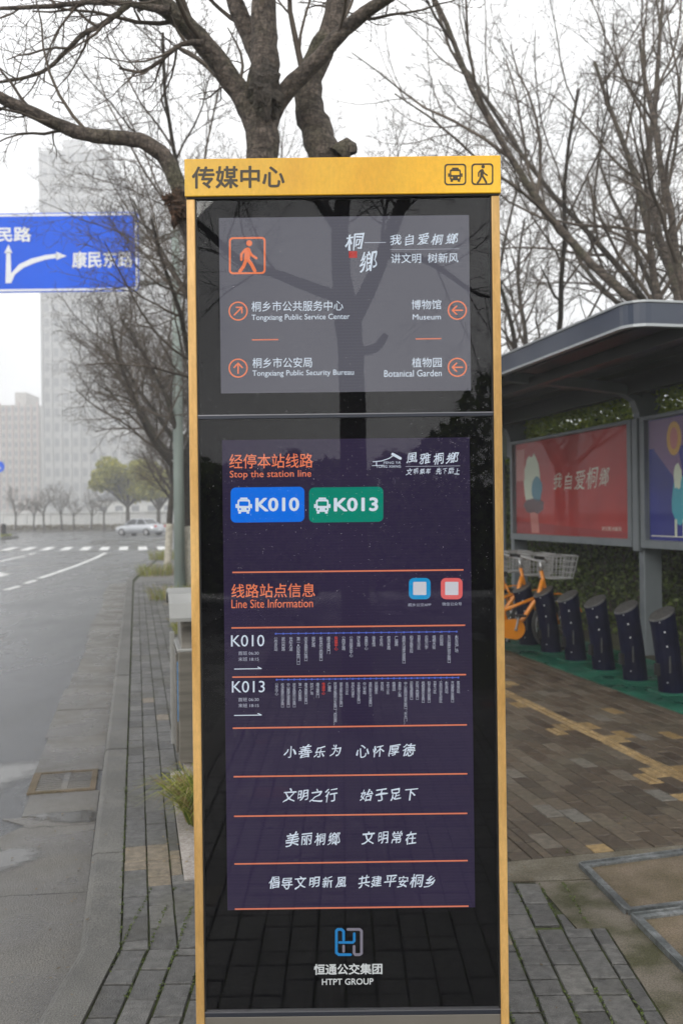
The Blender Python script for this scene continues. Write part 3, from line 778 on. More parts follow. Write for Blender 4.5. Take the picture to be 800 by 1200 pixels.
def on_face(pts, d):
    """photo pixels -> points on the totem's face, d behind the glass front"""
    res = []
    for x, y in pts:
        X, Y = deroll(x, y); res.append((TX(X), FY + d, TZ(Y)))
    return res
DT = 0.0064
def put(name, co, fs, mat_, parent, d=None, nlay=1):
    if d is None: layer[0] += 1; d = DT - (layer[0] % 4) * 0.0001
    P_f = on_face(co, d)
    if nlay > 1:
        k = len(P_f) // nlay; P_f = [(p[0], p[1] - 0.000012 * (i // k), p[2]) for i, p in enumerate(P_f)]
    me = bpy.data.meshes.new(name); me.from_pydata(P_f, [], fs); me.update()
    return link(name, me, parent, mat_)
def T(s, box, mat_, parent=None, name='lettering', bold=0.0, br=False, seed=1, d=None, res=3):
    co, fs = brush(s, seed, 0) if br else text_mesh(s, 0, res)
    co, fs = embolden(co, fs, bold)
    x0, y0, x1, y1 = box
    sl = 0.0119  # the box is read along the tilted text line
    co = fit(co, box); cx = (x0 + x1) / 2
    co[:, 1] -= (co[:, 0] - cx) * sl
    return put(name, co, fs, mat_, parent or sl_, d, 9 if bold > 0 else 1)
def rrect(x0, y0, x1, y1, r, n=5):
    pts = []
    for cx, cy_, a0 in ((x1 - r, y0 + r, -90), (x1 - r, y1 - r, 0), (x0 + r, y1 - r, 90), (x0 + r, y0 + r, 180)):
        for k in range(n + 1):
            a = math.radians(a0 + 90 * k / n); pts.append((cx + r * math.cos(a), cy_ + r * math.sin(a)))
    return pts
def tilt(co, cx, sl=0.0119): return [(x, y - (x - cx) * sl) for x, y in co]
def ring(name, outer, inner_, mat_, parent, d=None):
    n = len(outer)
    return put(name, outer + inner_, [(i, (i + 1) % n, n + (i + 1) % n, n + i) for i in range(n)], mat_, parent, d)
def circle(cx, cy_, r, n=28): return [(cx + r * math.cos(2 * PI * k / n), cy_ + r * math.sin(2 * PI * k / n)) for k in range(n)]
def strokes(lines, wd, round_=True):
    co, fs = [], []
    for ln in lines:
        wd_ = wd
        if isinstance(ln, tuple): ln, wd_ = ln
        for (xa, ya), (xb, yb) in zip(ln, ln[1:]):
            l = math.hypot(xb - xa, yb - ya) or 1; nx, ny = -(yb - ya) / l * wd_ / 2, (xb - xa) / l * wd_ / 2
            b0 = len(co)
            pts = []
            if round_:
                a0 = math.atan2(ny, nx)
                for k in range(7): a = a0 + PI * k / 6; pts.append((xa + math.cos(a) * wd_ / 2, ya + math.sin(a) * wd_ / 2))
                for k in range(7): a = a0 + PI + PI * k / 6; pts.append((xb + math.cos(a) * wd_ / 2, yb + math.sin(a) * wd_ / 2))
            else:
                pts = [(xa + nx, ya + ny), (xa - nx, ya - ny), (xb - nx, yb - ny), (xb + nx, yb + ny)]
            co += pts; fs.append(tuple(range(b0, b0 + len(pts))))
    return co, fs
def spread_faces(o, step=0.00002):
    """keep strokes of one drawing from lying in exactly one plane"""
    for i, p in enumerate(o.data.polygons):
        for vi in p.vertices: o.data.vertices[vi].co.y -= i * step
def walker(cx, cy_, h, mat_, parent, name='walking_figure', d=None):
    k = h / 40.0
    q = lambda x, y: (cx + x * k, cy_ + y * k)
    co, fs = strokes([([q(0, -8), q(-1, 3)], 7.5 * k), ([q(1, -9), q(5, -2), q(11, 2)], 3.2 * k), ([q(-3, -9), q(-8, -3), q(-8, 4)], 3.2 * k), ([q(0, 3), q(5, 10), q(9, 18)], 4.4 * k), ([q(-2, 4), q(-5, 12), q(-10, 19)], 4.2 * k)], 4)
    b0 = len(co); c = circle(*q(2, -17), 3.9 * k, 14); co = co + c; fs.append(tuple(range(b0, b0 + 14)))
    o = put(name, co, fs, mat_, parent, d); spread_faces(o); return o
def bus_icon(cx, cy_, s, mat_, parent, bg, d=None):
    q = lambda x, y: (cx + x * s, cy_ + y * s)
    def poly(pts): return [q(*p) for p in pts]
    o = []
    body = rrect(-8, -8, 8, 8, 2.6)
    win = rrect(-6, -5.4, 6, 0.4, 1.2)
    n = len(body)
    co = [q(*p) for p in body] + [q(*p) for p in win]
    fs = [(i, (i + 1) % n, n + (i + 1) % n, n + i) for i in range(n)]
    for ext in (((-7, 8), (-3.5, 8), (-3.5, 10.2), (-7, 10.2)), ((3.5, 8), (7, 8), (7, 10.2), (3.5, 10.2)), ((-10.5, -2), (-8.2, -2), (-8.2, 3), (-10.5, 3)), ((8.2, -2), (10.5, -2), (10.5, 3), (8.2, 3)), ((-4.5, -10.3), (4.5, -10.3), (5, -8.2), (-5, -8.2))):
        b0 = len(co); co += [q(*p) for p in ext]; fs.append((b0, b0 + 1, b0 + 2, b0 + 3))
    put('bus_symbol', co, fs, mat_, parent, d)
    co = [q(*p) for p in circle(-4.7, 4.4, 1.3, 10)] + [q(*p) for p in circle(4.7, 4.4, 1.3, 10)]
    put('bus_symbol_lamps', co, [tuple(range(10)), tuple(range(10, 20))], bg, parent, (DT if d is None else d) - 0.0006)
# header print
hd = bpy.data.objects['header']; HD = -0.0166
T('传媒中心', (226, 197, 334, 223), M['print_brown'], hd, 'station_name', bold=0.022, d=HD)
for x0, x1 in ((519.5, 545), (551, 576.5)):
    ring('symbol_frame', tilt(rrect(x0, 194.5, x1, 219.5, 4), 532), tilt(rrect(x0 + 1.7, 196.2, x1 - 1.7, 217.8, 3), 532), M['print_brown'], hd, HD)
bus_icon(532.3, 207.3, 0.80, M['print_brown'], hd, M['yellow'], HD)
walker(563.5, 206.8, 21, M['print_brown'], hd, 'walking_figure', HD)
# upper display
ring('symbol_frame', tilt(rrect(268, 277, 311, 320.5, 4.5), 290), tilt(rrect(270.2, 279.2, 308.8, 318.3, 3), 290), OR, su)
walker(290, 300, 37, OR, su)
T('桐', (404, 272, 427, 293), W_, su, 'slogan', 0.007, True, 3)
T('鄉', (421, 293, 442, 319), W_, su, 'slogan', 0.007, True, 5)
co, fs = strokes([[(413.5, 293.5), (413.5, 301.5)]], 9.5, False); put('red_seal', tilt(co, 413), fs, ORR, su)
T('我自爱桐鄉', (457, 272, 537, 287), W_, su, 'slogan', 0.007, True, 8)
T('讲文明  树新风', (458, 296, 537, 307.5), W_, su, 'slogan', 0.006)
co, fs = strokes([[(457, 291.8), (538, 290.8)]], 0.5, False); put('thin_rule', co, fs, WB, su)
co, fs = strokes([[(427, 283.6), (452, 283.3)]], 0.9, False); put('thin_rule', co, fs, WB, su)
def row(cx, cy_, kind, zh_, zbox, en, ebox):
    ring('arrow_circle', circle(cx, cy_, 11.3), circle(cx, cy_, 9.7), OR, su)
    if kind == 'ne': ln = [[(cx - 4.5, cy_ + 4.5), (cx + 4, cy_ - 4)], [(cx - 2, cy_ - 4.4), (cx + 4.4, cy_ - 4.4)], [(cx + 4.4, cy_ - 4.4), (cx + 4.4, cy_ + 2)]]
    elif kind == 'n': ln = [[(cx, cy_ + 6), (cx, cy_ - 5.5)], [(cx - 4.8, cy_ - 0.8), (cx, cy_ - 5.8)], [(cx + 4.8, cy_ - 0.8), (cx, cy_ - 5.8)]]
    else: ln = [[(cx + 6, cy_), (cx - 5.5, cy_)], [(cx - 0.8, cy_ - 4.8), (cx - 5.8, cy_)], [(cx - 0.8, cy_ + 4.8), (cx - 5.8, cy_)]]
    co, fs = strokes(ln, 1.7); o = put('arrow', co, fs, OR, su); spread_faces(o)
    T(zh_, zbox, W_, su, 'destination', 0.004); T(en, ebox, W_, su, 'destination_english', 0.004)
row(278.8, 364, 'ne', '桐乡市公共服务中心', (294.5, 352, 402, 364), 'Tongxiang Public Service Center', (294.5, 367.5, 409.5, 376))
row(278.8, 431, 'n', '桐乡市公安局', (295.5, 418.5, 365.5, 430.5), 'Tongxiang Public Security Bureau', (295.5, 433, 414.5, 441.5))
row(535.8, 363, 'w', '博物馆', (482, 350.5, 517, 362), 'Museum', (483.5, 367.5, 516.5, 374))
row(535.8, 430, 'w', '植物园', (482.5, 418.5, 517.5, 430), 'Botanical Garden', (450, 433, 517.5, 441))
for xa, xb, yy in ((295, 326, 397.6), (487, 517, 396.5)):
    co, fs = strokes([[(xa, yy + 0.2), (xb, yy - 0.2)]], 1.5, False); put('orange_rule', co, fs, ORL, su)
# lower display
T('经停本站线路', (268.5, 531.5, 366.5, 548.5), OR, bold=0.004)
T('Stop the station line', (269, 551, 364.5, 561.5), OR)
for x0, x1, mt, tx in ((270, 356.5, BL, 'K010'), (362, 449, GR, 'K013')):
    pts = tilt(rrect(x0, 570.8, x1, 612, 6), (x0 + x1) / 2)
    b = put('route_badge', pts, [tuple(range(len(pts)))], mt, sl_, DT)
    bus_icon(x0 + 15.5, 592.5, 0.92, W_, b, mt, DT - 0.0004)
    T(tx, (x0 + 29, 583, x1 - 6, 599.3), W_, b, 'route_number', 0.03, d=DT - 0.0006)
co, fs = strokes([([(437, 541), (447, 540), (456, 537), (461, 533.5)], 1.0), ([(460, 532), (469, 537)], 3.2), ([(441, 541), (441, 545.5)], 1), ([(436, 545.5), (450, 545)], 0.7)], 1)
o = put('roof_emblem', co, fs, W_, sl_); spread_faces(o)
T('FENG YA', (449.5, 540.6, 469.5, 543.4), W_); T('TONG XIANG', (440.5, 543.8 + 1.2, 469.5, 548), W_)
T('風雅桐鄉', (476, 529.5, 538, 544.5), W_, None, 'slogan', 0.007, True, 14)
T('文明乘车 先下后上', (475.5, 548, 538.5, 556.5), W_, None, 'slogan', 0.007, True, 15)
co, fs = strokes([[(475, 546.6), (539, 545.8)]], 0.5, False); put('thin_rule', co, fs, WB, sl_)
T('线路站点信息', (271, 684, 369, 700.5), OR, bold=0.004)
T('Line Site Information', (271, 702.5, 366.5, 712.5), OR)
for x0, mt, tx, tb in ((479, SB, '桐乡公交APP', (478, 707, 505, 711)), (516.5, PK, '微信公众号', (518, 706, 541, 710))):
    pts = rrect(x0, 677.5, x0 + 25.5, 702.5, 6); b = put('app_tile', pts, [tuple(range(len(pts)))], mt, sl_, DT)
    pts = rrect(x0 + 5, 682, x0 + 20.5, 697.5, 1); put('blank_code_field', pts, [tuple(range(len(pts)))], PKL, b, DT - 0.0006)
    T(tx, tb, WB)
for xa, ya, xb, yb in ((272, 671, 543, 668), (271, 736.2, 545, 733), (272, 794, 546, 791), (272.5, 854, 547, 850), (273.5, 911, 547.5, 907.5), (274, 957.5, 547.5, 954), (274.5, 1013.5, 548, 1009.5), (275, 1066.5, 549, 1063)):
    co, fs = strokes([[(xa, ya), (xb, yb)]], 1.7, False); put('orange_rule', co, fs, ORL, sl_)
T('K010', (270.5, 744.5, 309.5, 758), W_, res=3); T('K013', (271.5, 798.5, 310, 812), W_)
for yy in (763.5, 818):
    T('首班 06:30', (279, yy, 303, yy + 4.6), WB, name='first_bus'); T('末班 18:15', (279, yy + 7, 303, yy + 11.6), WB, name='last_bus')
    co, fs = strokes([[(274.5, yy + 21), (306, yy + 20.5)], [(302, yy + 18.6), (306, yy + 20.5)]], 1.0); o = put('direction_arrow', co, fs, W_, sl_); spread_faces(o)
K10 = ['公交总站', '振兴西路', '世纪大道', '第一人民医院门口', '庆丰路振兴路口', '振石路', '新世纪公园路口', '康泾路西门', '传媒中心', '公园北路', '公共服务中心', '环东路', '会展中心', '体育馆', '文华苑', '校场东路', '广福路', '高桥大道环城路口', '和平路东段', '百花小区', '实验小学', '梧桐大街', '凤鸣路', '东兴路环城北路口', '火车站广场']
K13 = ['公交中心', '校场路振兴中路口', '中山路环城南路口', '庆丰路振兴中路口', '第一人民医院', '康泾路振兴路口', '时代广场', '康泾塘西门', '传媒中心', '广福路', '环城东路振兴东路口（西站南）', '振东新区东环路口', '东兴小区', '世纪大道东', '文昌路庆丰路口', '中山东路', '高桥新区大道路口', '环园路东', '世纪苑', '文华小区', '植物园', '会展中心路', '中心医院环城东路口（东大门）', '凤凰湖路南口', '凤鸣公园路口', '梧桐路庆丰路口', '和平路环城路口', '百花小区', '实验中学东校区', '火车西站', '齐福路环南路口', '客运总站']
for names, x0, x1, y0, red, cw in ((K10, 323, 535, 747, 8, 4.0), (K13, 324, 537, 801, 8, 3.7)):
    CO, FS, n0 = [], [], 0; RC, RF, rn = [], [], 0
    for i, s in enumerate(names):
        x = x0 + (x1 - x0) * i / (len(names) - 1); yb = y0 - (x - x0) * 0.0119
        co, fs = text_mesh('\n'.join(s), 0, 1, line=0.82)
        co = fit(co, (x - cw / 2, yb, x + cw / 2, yb + len(s) * (4.1 if names is K10 else 3.6)))
        if i == red: RC.append(co); RF += [tuple(rn + k for k in f) for f in fs]; rn += len(co)
        else: CO.append(co); FS += [tuple(n0 + k for k in f) for f in fs]; n0 += len(co)
    put('stop_names', np.concatenate(CO), FS, WB, sl_); put('current_stop_name', np.concatenate(RC), RF, emis('stop_red', lin(215, 70, 50)), sl_)
    yy = y0 - 4
    co, fs = strokes([[(x0, yy), (x1, yy - (x1 - x0) * 0.0119)]], 0.9, False)
    for i in range(len(names)):
        x = x0 + (x1 - x0) * i / (len(names) - 1); b0 = len(co); c = circle(x, yy - (x - x0) * 0.0119, 1.2, 8); co = co + c; fs.append(tuple(range(b0, b0 + 8)))
    o = put('route_line', co, fs, RB, sl_); spread_faces(o)
T('小善乐为 心怀厚德', (332, 872, 487, 889), W_, None, 'slogan', 0.007, True, 21)
T('文明之行  始于足下', (331, 923.5, 490, 941), W_, None, 'slogan', 0.007, True, 22)
T('美丽桐鄉  文明常在', (334, 974, 488, 993), W_, None, 'slogan', 0.007, True, 23)
T('倡导文明新風 共建平安桐乡', (315, 1026, 510, 1043), W_, None, 'slogan', 0.007, True, 24)
# operator mark on the black glass backing; a print whose colours are made to glow
cs = bpy.data.objects['casing']
M['logo_blue'] = emis('logo_blue', lin(34, 120, 180)); M['logo_grey'] = emis('logo_grey', lin(120, 116, 128)); M['logo_text'] = emis('logo_text', lin(196, 200, 200))
bx = lambda x, y: (360 + x / 8.0, 1080 + y / 8.0)
co, fs = strokes([([bx(340, 190), bx(340, 110), bx(320, 90), bx(285, 90), bx(272, 105), bx(272, 310), bx(295, 328), bx(405, 328)], 3.2), ([bx(300, 213), bx(425, 213), bx(440, 198), bx(440, 130)], 3.0)], 3, True)
o = put('operator_emblem', co, fs, M['logo_blue'], cs, 0.0112); spread_faces(o)
co, fs = strokes([([bx(380, 90), bx(490, 90), bx(508, 106), bx(508, 315), bx(490, 328), bx(450, 328), bx(438, 312), bx(438, 250)], 3.2), ([bx(340, 245), bx(340, 298)], 3.0)], 3, True)
o = put('operator_emblem', co, fs, M['logo_grey'], cs, 0.0112); spread_faces(o)
T('恒通公交集团', (367.5, 1131.5, 448, 1144.5), M['logo_text'], cs, 'operator_name', 0.024, d=0.0112)
T('HTPT GROUP', (377, 1149, 437.5, 1156.5), M['logo_text'], cs, 'operator_name', 0.016, d=0.0112)
# raindrops on the glass
V, F = [], []
nr = np.random.RandomState(3)
n_drop = 0
while n_drop < 2100:
    x = nr.uniform(I0 + 0.006, I1 - 0.006); z = nr.uniform(0.95, zh - 0.01)
    dens = 0.12 + 0.9 * math.exp(-((z - TZ(520)) / 0.17) ** 2) + 0.35 * math.exp(-((z - TZ(640)) / 0.2) ** 2)
    if nr.rand() > dens or abs(z - TZ(487)) < 0.009: continue
    r = 0.0005 + 0.0013 * nr.rand() ** 3
    b0 = len(V); k = 7
    st = 1 + nr.rand() * 0.4
    for rr, hh in ((1, 0), (0.6, 0.45)):
        for q in range(k): a = 2 * PI * q / k; V.append((x + math.cos(a) * r * rr, FY - 0.0001 - hh * r, z + math.sin(a) * r * rr * st))
    V.append((x, FY - 0.0001 - 0.6 * r, z))
    F += [(b0 + q, b0 + (q + 1) % k, b0 + k + (q + 1) % k, b0 + k + q) for q in range(k)] + [(b0 + k + q, b0 + k + (q + 1) % k, b0 + 2 * k) for q in range(k)]
    n_drop += 1
me = bpy.data.meshes.new('raindrops'); me.from_pydata(V, [], F); me.update()
def drop_mat():
    m = bpy.data.materials.new('raindrop'); m.use_nodes = True; t = m.node_tree; t.nodes.clear(); N, L = t.nodes, t.links
    o = N.new('ShaderNodeOutputMaterial'); tr = N.new('ShaderNodeBsdfTransparent'); gl = N.new('ShaderNodeBsdfGlossy'); gl.inputs['Roughness'].default_value = 0.25; mxs = N.new('ShaderNodeMixShader'); mxs.inputs[0].default_value = 0.2
    L.new(tr.outputs[0], mxs.inputs[1]); L.new(gl.outputs[0], mxs.inputs[2]); L.new(mxs.outputs[0], o.inputs[0]); return m
tag(link('raindrops', me, tot, drop_mat()), kind='stuff')
# weed sprigs on the header top
def sprig(p, r):
    m = MB()
    for k in range(4):
        a = r.uniform(0, 2 * PI); m.tube([p, Vector(p) + Vector((math.cos(a) * 0.008, math.sin(a) * 0.004, 0.008)), Vector(p) + Vector((math.cos(a) * 0.02, math.sin(a) * 0.01, r.uniform(0.006, 0.02)))], [0.0015, 0.0012, 0.0005], 4)
    return m
# ------------------------------------------------------------------ bare trees
def tubes_mesh(name, lines):
    """lines: list of (pts, radii, sides)"""
    groups = {}
    for pts, rad, sd in lines: groups.setdefault((len(pts), sd), []).append((pts, rad))
    VV, FF, base = [], [], 0
    for (n, k), items in groups.items():
        P = np.array([[tuple(p) for p in it[0]] for it in items], dtype=float); R_ = np.array([it[1] for it in items], dtype=float)
        Tn = np.empty_like(P); Tn[:, 1:-1] = P[:, 2:] - P[:, :-2]; Tn[:, 0] = P[:, 1] - P[:, 0]; Tn[:, -1] = P[:, -1] - P[:, -2]
        Tn /= np.linalg.norm(Tn, axis=2, keepdims=True) + 1e-9
        d0 = P[:, -1] - P[:, 0]; d0 /= np.linalg.norm(d0, axis=1, keepdims=True) + 1e-9
        ref = np.where(np.abs(d0[:, 2:3]) < 0.8, np.array([[0, 0, 1.0]]), np.array([[1.0, 0, 0]]))[:, None, :]
        A = ref - Tn * np.sum(ref * Tn, axis=2, keepdims=True); A /= np.linalg.norm(A, axis=2, keepdims=True) + 1e-9
        B = np.cross(Tn, A)
        th = np.arange(k) * 2 * PI / k
        ringv = P[:, :, None, :] + R_[:, :, None, None] * (A[:, :, None, :] * np.cos(th)[None, None, :, None] + B[:, :, None, :] * np.sin(th)[None, None, :, None])
        m = len(items); VV.append(ringv.reshape(-1, 3))
        idx = base + np.arange(m * n * k).reshape(m, n, k); nx = np.roll(idx, -1, axis=2)
        FF.append(np.stack([idx[:, :-1], nx[:, :-1], nx[:, 1:], idx[:, 1:]], axis=-1).reshape(-1, 4)); base += m * n * k
    me = np_mesh(name, np.concatenate(VV), np.concatenate(FF))
    me.shade_smooth()
    return me
UP = Vector((0, 0, 1))
def perp(d, r):
    a = Vector((r.gauss(0, 1), r.gauss(0, 1), r.gauss(0, 1))); a -= d * a.dot(d)
    return a.normalized()
SEG = [8, 8, 6, 5, 4, 3]; SIDE = [12, 8, 6, 4, 3, 3]
def grow(out_, p, d, L_, r0, lvl, r, P):
    n = SEG[lvl]; pts = [p.copy()]; rad = [r0]; r1 = r0 * P['taper'][lvl]
    for i in range(n):
        d = (d + perp(d, r) * P['wig'][lvl] + UP * P['up'][lvl]).normalized()
        p = p + d * (L_ / n); pts.append(p); rad.append(r0 + (r1 - r0) * (i + 1) / n)
    out_.append((pts, rad, SIDE[lvl], lvl))
    if lvl < P['max']:
        twigs(out_, pts, rad, L_, lvl, r, P)
def twigs(out_, pts, rad, L_, lvl, r, P, k=None, t0=None):
    k = P['kids'][lvl] if k is None else k; t0 = P['t0'][lvl] if t0 is None else t0
    n = len(pts) - 1; az = r.uniform(0, 6)
    for j in range(k):
        t = t0 + (1 - t0) * (j + r.random() * 0.8) / k; t = min(t, 0.995)
        f = t * n; i = min(int(f), n - 1); q = pts[i].lerp(pts[i + 1], f - i); tn = (pts[i + 1] - pts[i]).normalized()
        a = tn.cross(UP if abs(tn.z) < 0.9 else Vector((1, 0, 0))).normalized(); b = tn.cross(a); az += 2.4 + r.uniform(-0.5, 0.5)
        side = a * math.cos(az) + b * math.sin(az)
        ang = math.radians(r.uniform(*P['ang'][lvl]))
        dd = (tn * math.cos(ang) + side * math.sin(ang)).normalized()
        rr = rad[i] + (rad[i + 1] - rad[i]) * (f - i)
        grow(out_, q, dd, L_ * P['len'][lvl] * r.uniform(0.65, 1.15) * (1.15 - 0.55 * t), max(P['rmin'], rr * P['rk'][lvl]), lvl + 1, r, P)
KP = dict(max=5, taper=[0.75, 0.35, 0.35, 0.35, 0.5, 0.5], wig=[0.05, 0.13, 0.17, 0.2, 0.22, 0.2], up=[0.0, 0.05, 0.05, 0.04, 0.03, 0.03],
          kids=[8, 12, 8, 6, 3], t0=[0.72, 0.22, 0.2, 0.2, 0.2], ang=[(28, 52), (28, 55), (28, 60), (25, 60), (25, 60)], len=[1.75, 0.55, 0.55, 0.55, 0.6], rk=[0.55, 0.55, 0.55, 0.6, 0.7], rmin=0.0022)
def split_build(root, lines, bark_m, twig_m, cut=1):
    tr = [(a, b, c) for a, b, c, l in lines if l <= cut]; cr_ = [(a, b, c) for a, b, c, l in lines if l > cut]
    t = link('trunk', tubes_mesh('trunk', tr), root, bark_m)
    c = link('crown', tubes_mesh('crown', cr_), root, twig_m)
    return t, c
def sleeve(root, h, r0, r1, lean=(0, 0)):
    m = MB(); n = 6
    m.tube([(lean[0] * i / n * h, lean[1] * i / n * h, h * i / n + 0.002) for i in range(n + 1)], [(r0 + (r1 - r0) * i / n) * 1.02 + 0.003 for i in range(n + 1)], 14)
    o = m.build('whitewash', M['whitewash'], root, smooth=True, off=False)
    return o
def bare_tree(seed, H0, r0, P, bark_m, label, group, loc, rot=0, white=True, name='bare_tree', twig_m=None, lean=Vector((0, 0, 1))):
    r = random.Random(seed); lines = []
    root = empty(name, (0, 0, 0), label, 'tree', group)
    grow(lines, Vector((0, 0, -0.02)), lean.normalized(), H0, r0, 0, r, P)
    # flare
    pts, rad, sd, l = lines[0]; rad[0] *= 1.25
    split_build(root, lines, bark_m, twig_m or M['twig'])
    if white:
        k = min(3, len(pts) - 1)
        m = MB(); h = 1.15; q = [p for p in pts]; s = []
        tot_ = 0; sp = []; sr = []
        for i in range(len(pts)):
            if pts[i].z <= h: sp.append(pts[i] + Vector((0, 0, 0.021))); sr.append(rad[i] * 1.03 + 0.004)
        i = len(sp)
        if i < len(pts):
            t = (h - pts[i - 1].z) / (pts[i].z - pts[i - 1].z); sp.append(pts[i - 1].lerp(pts[i], t)); sr.append((rad[i - 1] + (rad[i] - rad[i - 1]) * t) * 1.03 + 0.004)
        m.tube(sp, sr, 12); m.build('whitewash', M['whitewash'], root, smooth=True, off=False)
    root.location = loc; root.rotation_euler.z = rot
    return root
def copy_tree(o, label, loc, rot, sc=1.0):
    c = o.copy(); C.objects.link(c); c['label'] = label; c.location = loc; c.rotation_euler.z = rot; c.scale = (sc, sc, sc)
    for ch in o.children:
        d = ch.copy(); C.objects.link(d); d.parent = c
    return c
g1 = 'bare trees along the kerb'
Tk = bare_tree(5, 2.9, 0.085, KP, M['bark_dark'], 'bare kerb tree hidden behind the totem, its fine twigs spreading to both sides', g1, uv(12.6, 1.0), 3.2)
T2 = bare_tree(9, 2.6, 0.125, KP, M['bark_dark'], 'bare whitewashed kerb tree close against the gold frame, behind the grey-green pole', g1, uv(19.5, 1.05), 0.5)
copy_tree(Tk, 'bare whitewashed kerb tree just to the road side of the grey-green pole', uv(25.5, 0.80), 3.6, 1.12)
copy_tree(T2, 'farthest bare kerb tree near the pavement corner', uv(33, 1.4), 5.1, 0.9)
# trees beyond the shelter
g2 = 'bare trees beyond the hedge'
RP = dict(KP); RP['ang'] = [(25, 50), (25, 50), (25, 60), (25, 60), (25, 60)]; RP['kids'] = [6, 10, 7, 5, 3]; RP['up'] = [0.0, 0.08, 0.07, 0.05, 0.03, 0.03]; RP['len'] = [2.3, 0.5, 0.5, 0.5, 0.55]
Rt = bare_tree(21, 2.9, 0.105, RP, M['bark'], 'bare tree with thick limbs rising over the near corner of the shelter roof', g2, uv(9.8, 6.5), 0.9, False)
R2 = bare_tree(33, 2.8, 0.10, RP, M['bark_dark'], 'bare tree above the middle of the shelter roof, second in the row behind the hedge', g2, uv(15.5, 7.0), 0.3, False)
copy_tree(Rt, 'third bare tree behind the hedge, dense twigs over the canopy end', uv(21, 7.6), 2.6, 1.3)
copy_tree(R2, 'bare tree half hidden by the gold frame edge, above the shelter end', uv(28, 7.0), 4.0, 1.25)
copy_tree(R2, 'bare tree between the first two, set further back behind the hedge', uv(13.5, 9.6), 5.3, 1.5)

Rt.scale = (1.3,) * 3; R2.scale = (1.3,) * 3; Tk.scale = (1.2,) * 3; T2.scale = (1.12,) * 3
# near tree behind the totem: limbs follow the photograph
NT = 5.3
near = empty('bare_tree', uv(5.2, 0.72), 'nearest bare tree, thick grey forked trunk rising behind the yellow header', 'tree')
rn = random.Random(4)
def limb(pl, ds=None, lvl=1, sides=12, sub=4, jit=0.0):
    """pl: (x, y, radius px) ; smooth catmull-rom"""
    pts = [at(x, y, (NT if ds is None else (ds if not isinstance(ds, (list, tuple)) else ds[i]))) for i, (x, y, r_) in enumerate(pl)]
    rad = [r_ * p.y / FPX for p, (x, y, r_) in zip(pts, pl)]
    return smooth_path(pts, rad, sub, jit, lvl, sides)
def smooth_path(pts, rad, sub, jit, lvl, sides):
    P = [pts[0] * 2 - pts[1]] + pts + [pts[-1] * 2 - pts[-2]]; R_ = [rad[0]] + rad + [rad[-1]]
    op, orr = [], []
    for i in range(1, len(P) - 2):
        for k in range(sub):
            t = k / sub; a, b, c, d = P[i - 1], P[i], P[i + 1], P[i + 2]
            q = 0.5 * ((2 * b) + (c - a) * t + (2 * a - 5 * b + 4 * c - d) * t * t + (3 * b - a - 3 * c + d) * t ** 3)
            r_ = R_[i] + (R_[i + 1] - R_[i]) * t
            q = q + Vector((rn.gauss(0, 1), rn.gauss(0, 1), rn.gauss(0, 1))) * jit * r_
            op.append(q); orr.append(r_ * (1 + 0.08 * noise.noise((q.x * 9, q.y * 9, q.z * 9))))
    op.append(pts[-1]); orr.append(rad[-1])
    return (op, orr, sides, lvl)
base = uv(5.2, 0.72)
bpx = pix((base.x, base.y, 0))
lines = []
lines.append(limb([(bpx[0], bpx[1] + 8, 32), (bpx[0], bpx[1] - 60, 25), (318, 700, 22), (314, 450, 20), (310, 300, 19), (307, 190, 18.5), (308, 140, 20), (309, 100, 20), (310, 65, 16), (309, 20, 15), (308, -40, 13), (302, -160, 9)], None, 0, 14, 4, 0.05))
lines.append(limb([(302, 152, 15), (288, 118, 14), (265, 86, 13), (232, 44, 12), (196, 10, 11), (152, -20, 10), (100, -60, 7)], [5.3, 5.3, 5.28, 5.2, 5.1, 5.0, 4.9], 1, 10, 4, 0.04))
lines.append(limb([(316, 136, 12), (336, 106, 10.5), (368, 75, 9.5), (396, 42, 8.5), (426, 16, 8), (462, -8, 7), (520, -50, 5)], [5.3, 5.28, 5.2, 5.15, 5.1, 5.0, 4.9], 1, 10, 4, 0.04))
lines.append(limb([(345, 900, 20), (370, 600, 20), (385, 350, 19), (386, 210, 19), (374, 165, 19), (362, 130, 17), (362, 95, 15), (376, 60, 15), (392, 25, 14), (402, -30, 12), (420, -120, 8)], [5.5] * 11, 0, 14, 4, 0.05))
lines.append(limb([(306, 80, 10), (292, 42, 11), (278, 8, 10), (262, -40, 8)], [5.35, 5.4, 5.4, 5.45], 1, 10, 4, 0.04))
lines.append(limb([(314, 640, 14), (275, 430, 13), (236, 300, 13), (216, 245, 12), (208, 214, 10), (192, 184, 9.5), (170, 167, 9), (145, 162, 9), (112, 160, 8.5), (80, 151, 8), (45, 135, 7.5), (10, 119, 7), (-40, 95, 6), (-120, 60, 4)], [5.3, 5.2, 5.1, 5.05, 5.0, 5.0, 4.95, 4.95, 4.9, 4.9, 4.85, 4.8, 4.7, 4.6], 1, 10, 4, 0.04))
lines.append(limb([(200, 12, 6), (172, 8, 4.5), (145, 4, 4), (100, 3, 3.5), (50, 8, 3), (0, 10, 2.5), (-50, 20, 1)], 5.0, 2, 6, 4, 0.1))
lines.append(limb([(152, 4, 4), (138, 16, 3.8), (118, 30, 3.5), (98, 40, 3.2), (72, 66, 2.8), (50, 84, 2.4), (10, 95, 2), (-30, 97, 1)], 5.0, 2, 6, 4, 0.1))
lines.append(limb([(240, 50, 5), (212, 52, 3), (190, 70, 2.6), (165, 84, 2.2), (140, 80, 1.5)], 5.1, 2, 6, 4, 0.1))
lines.append(limb([(395, 182, 12), (408, 172, 11), (412, 180, 7)], 5.4, 1, 10, 3, 0.02))
trunk_lines = list(lines)
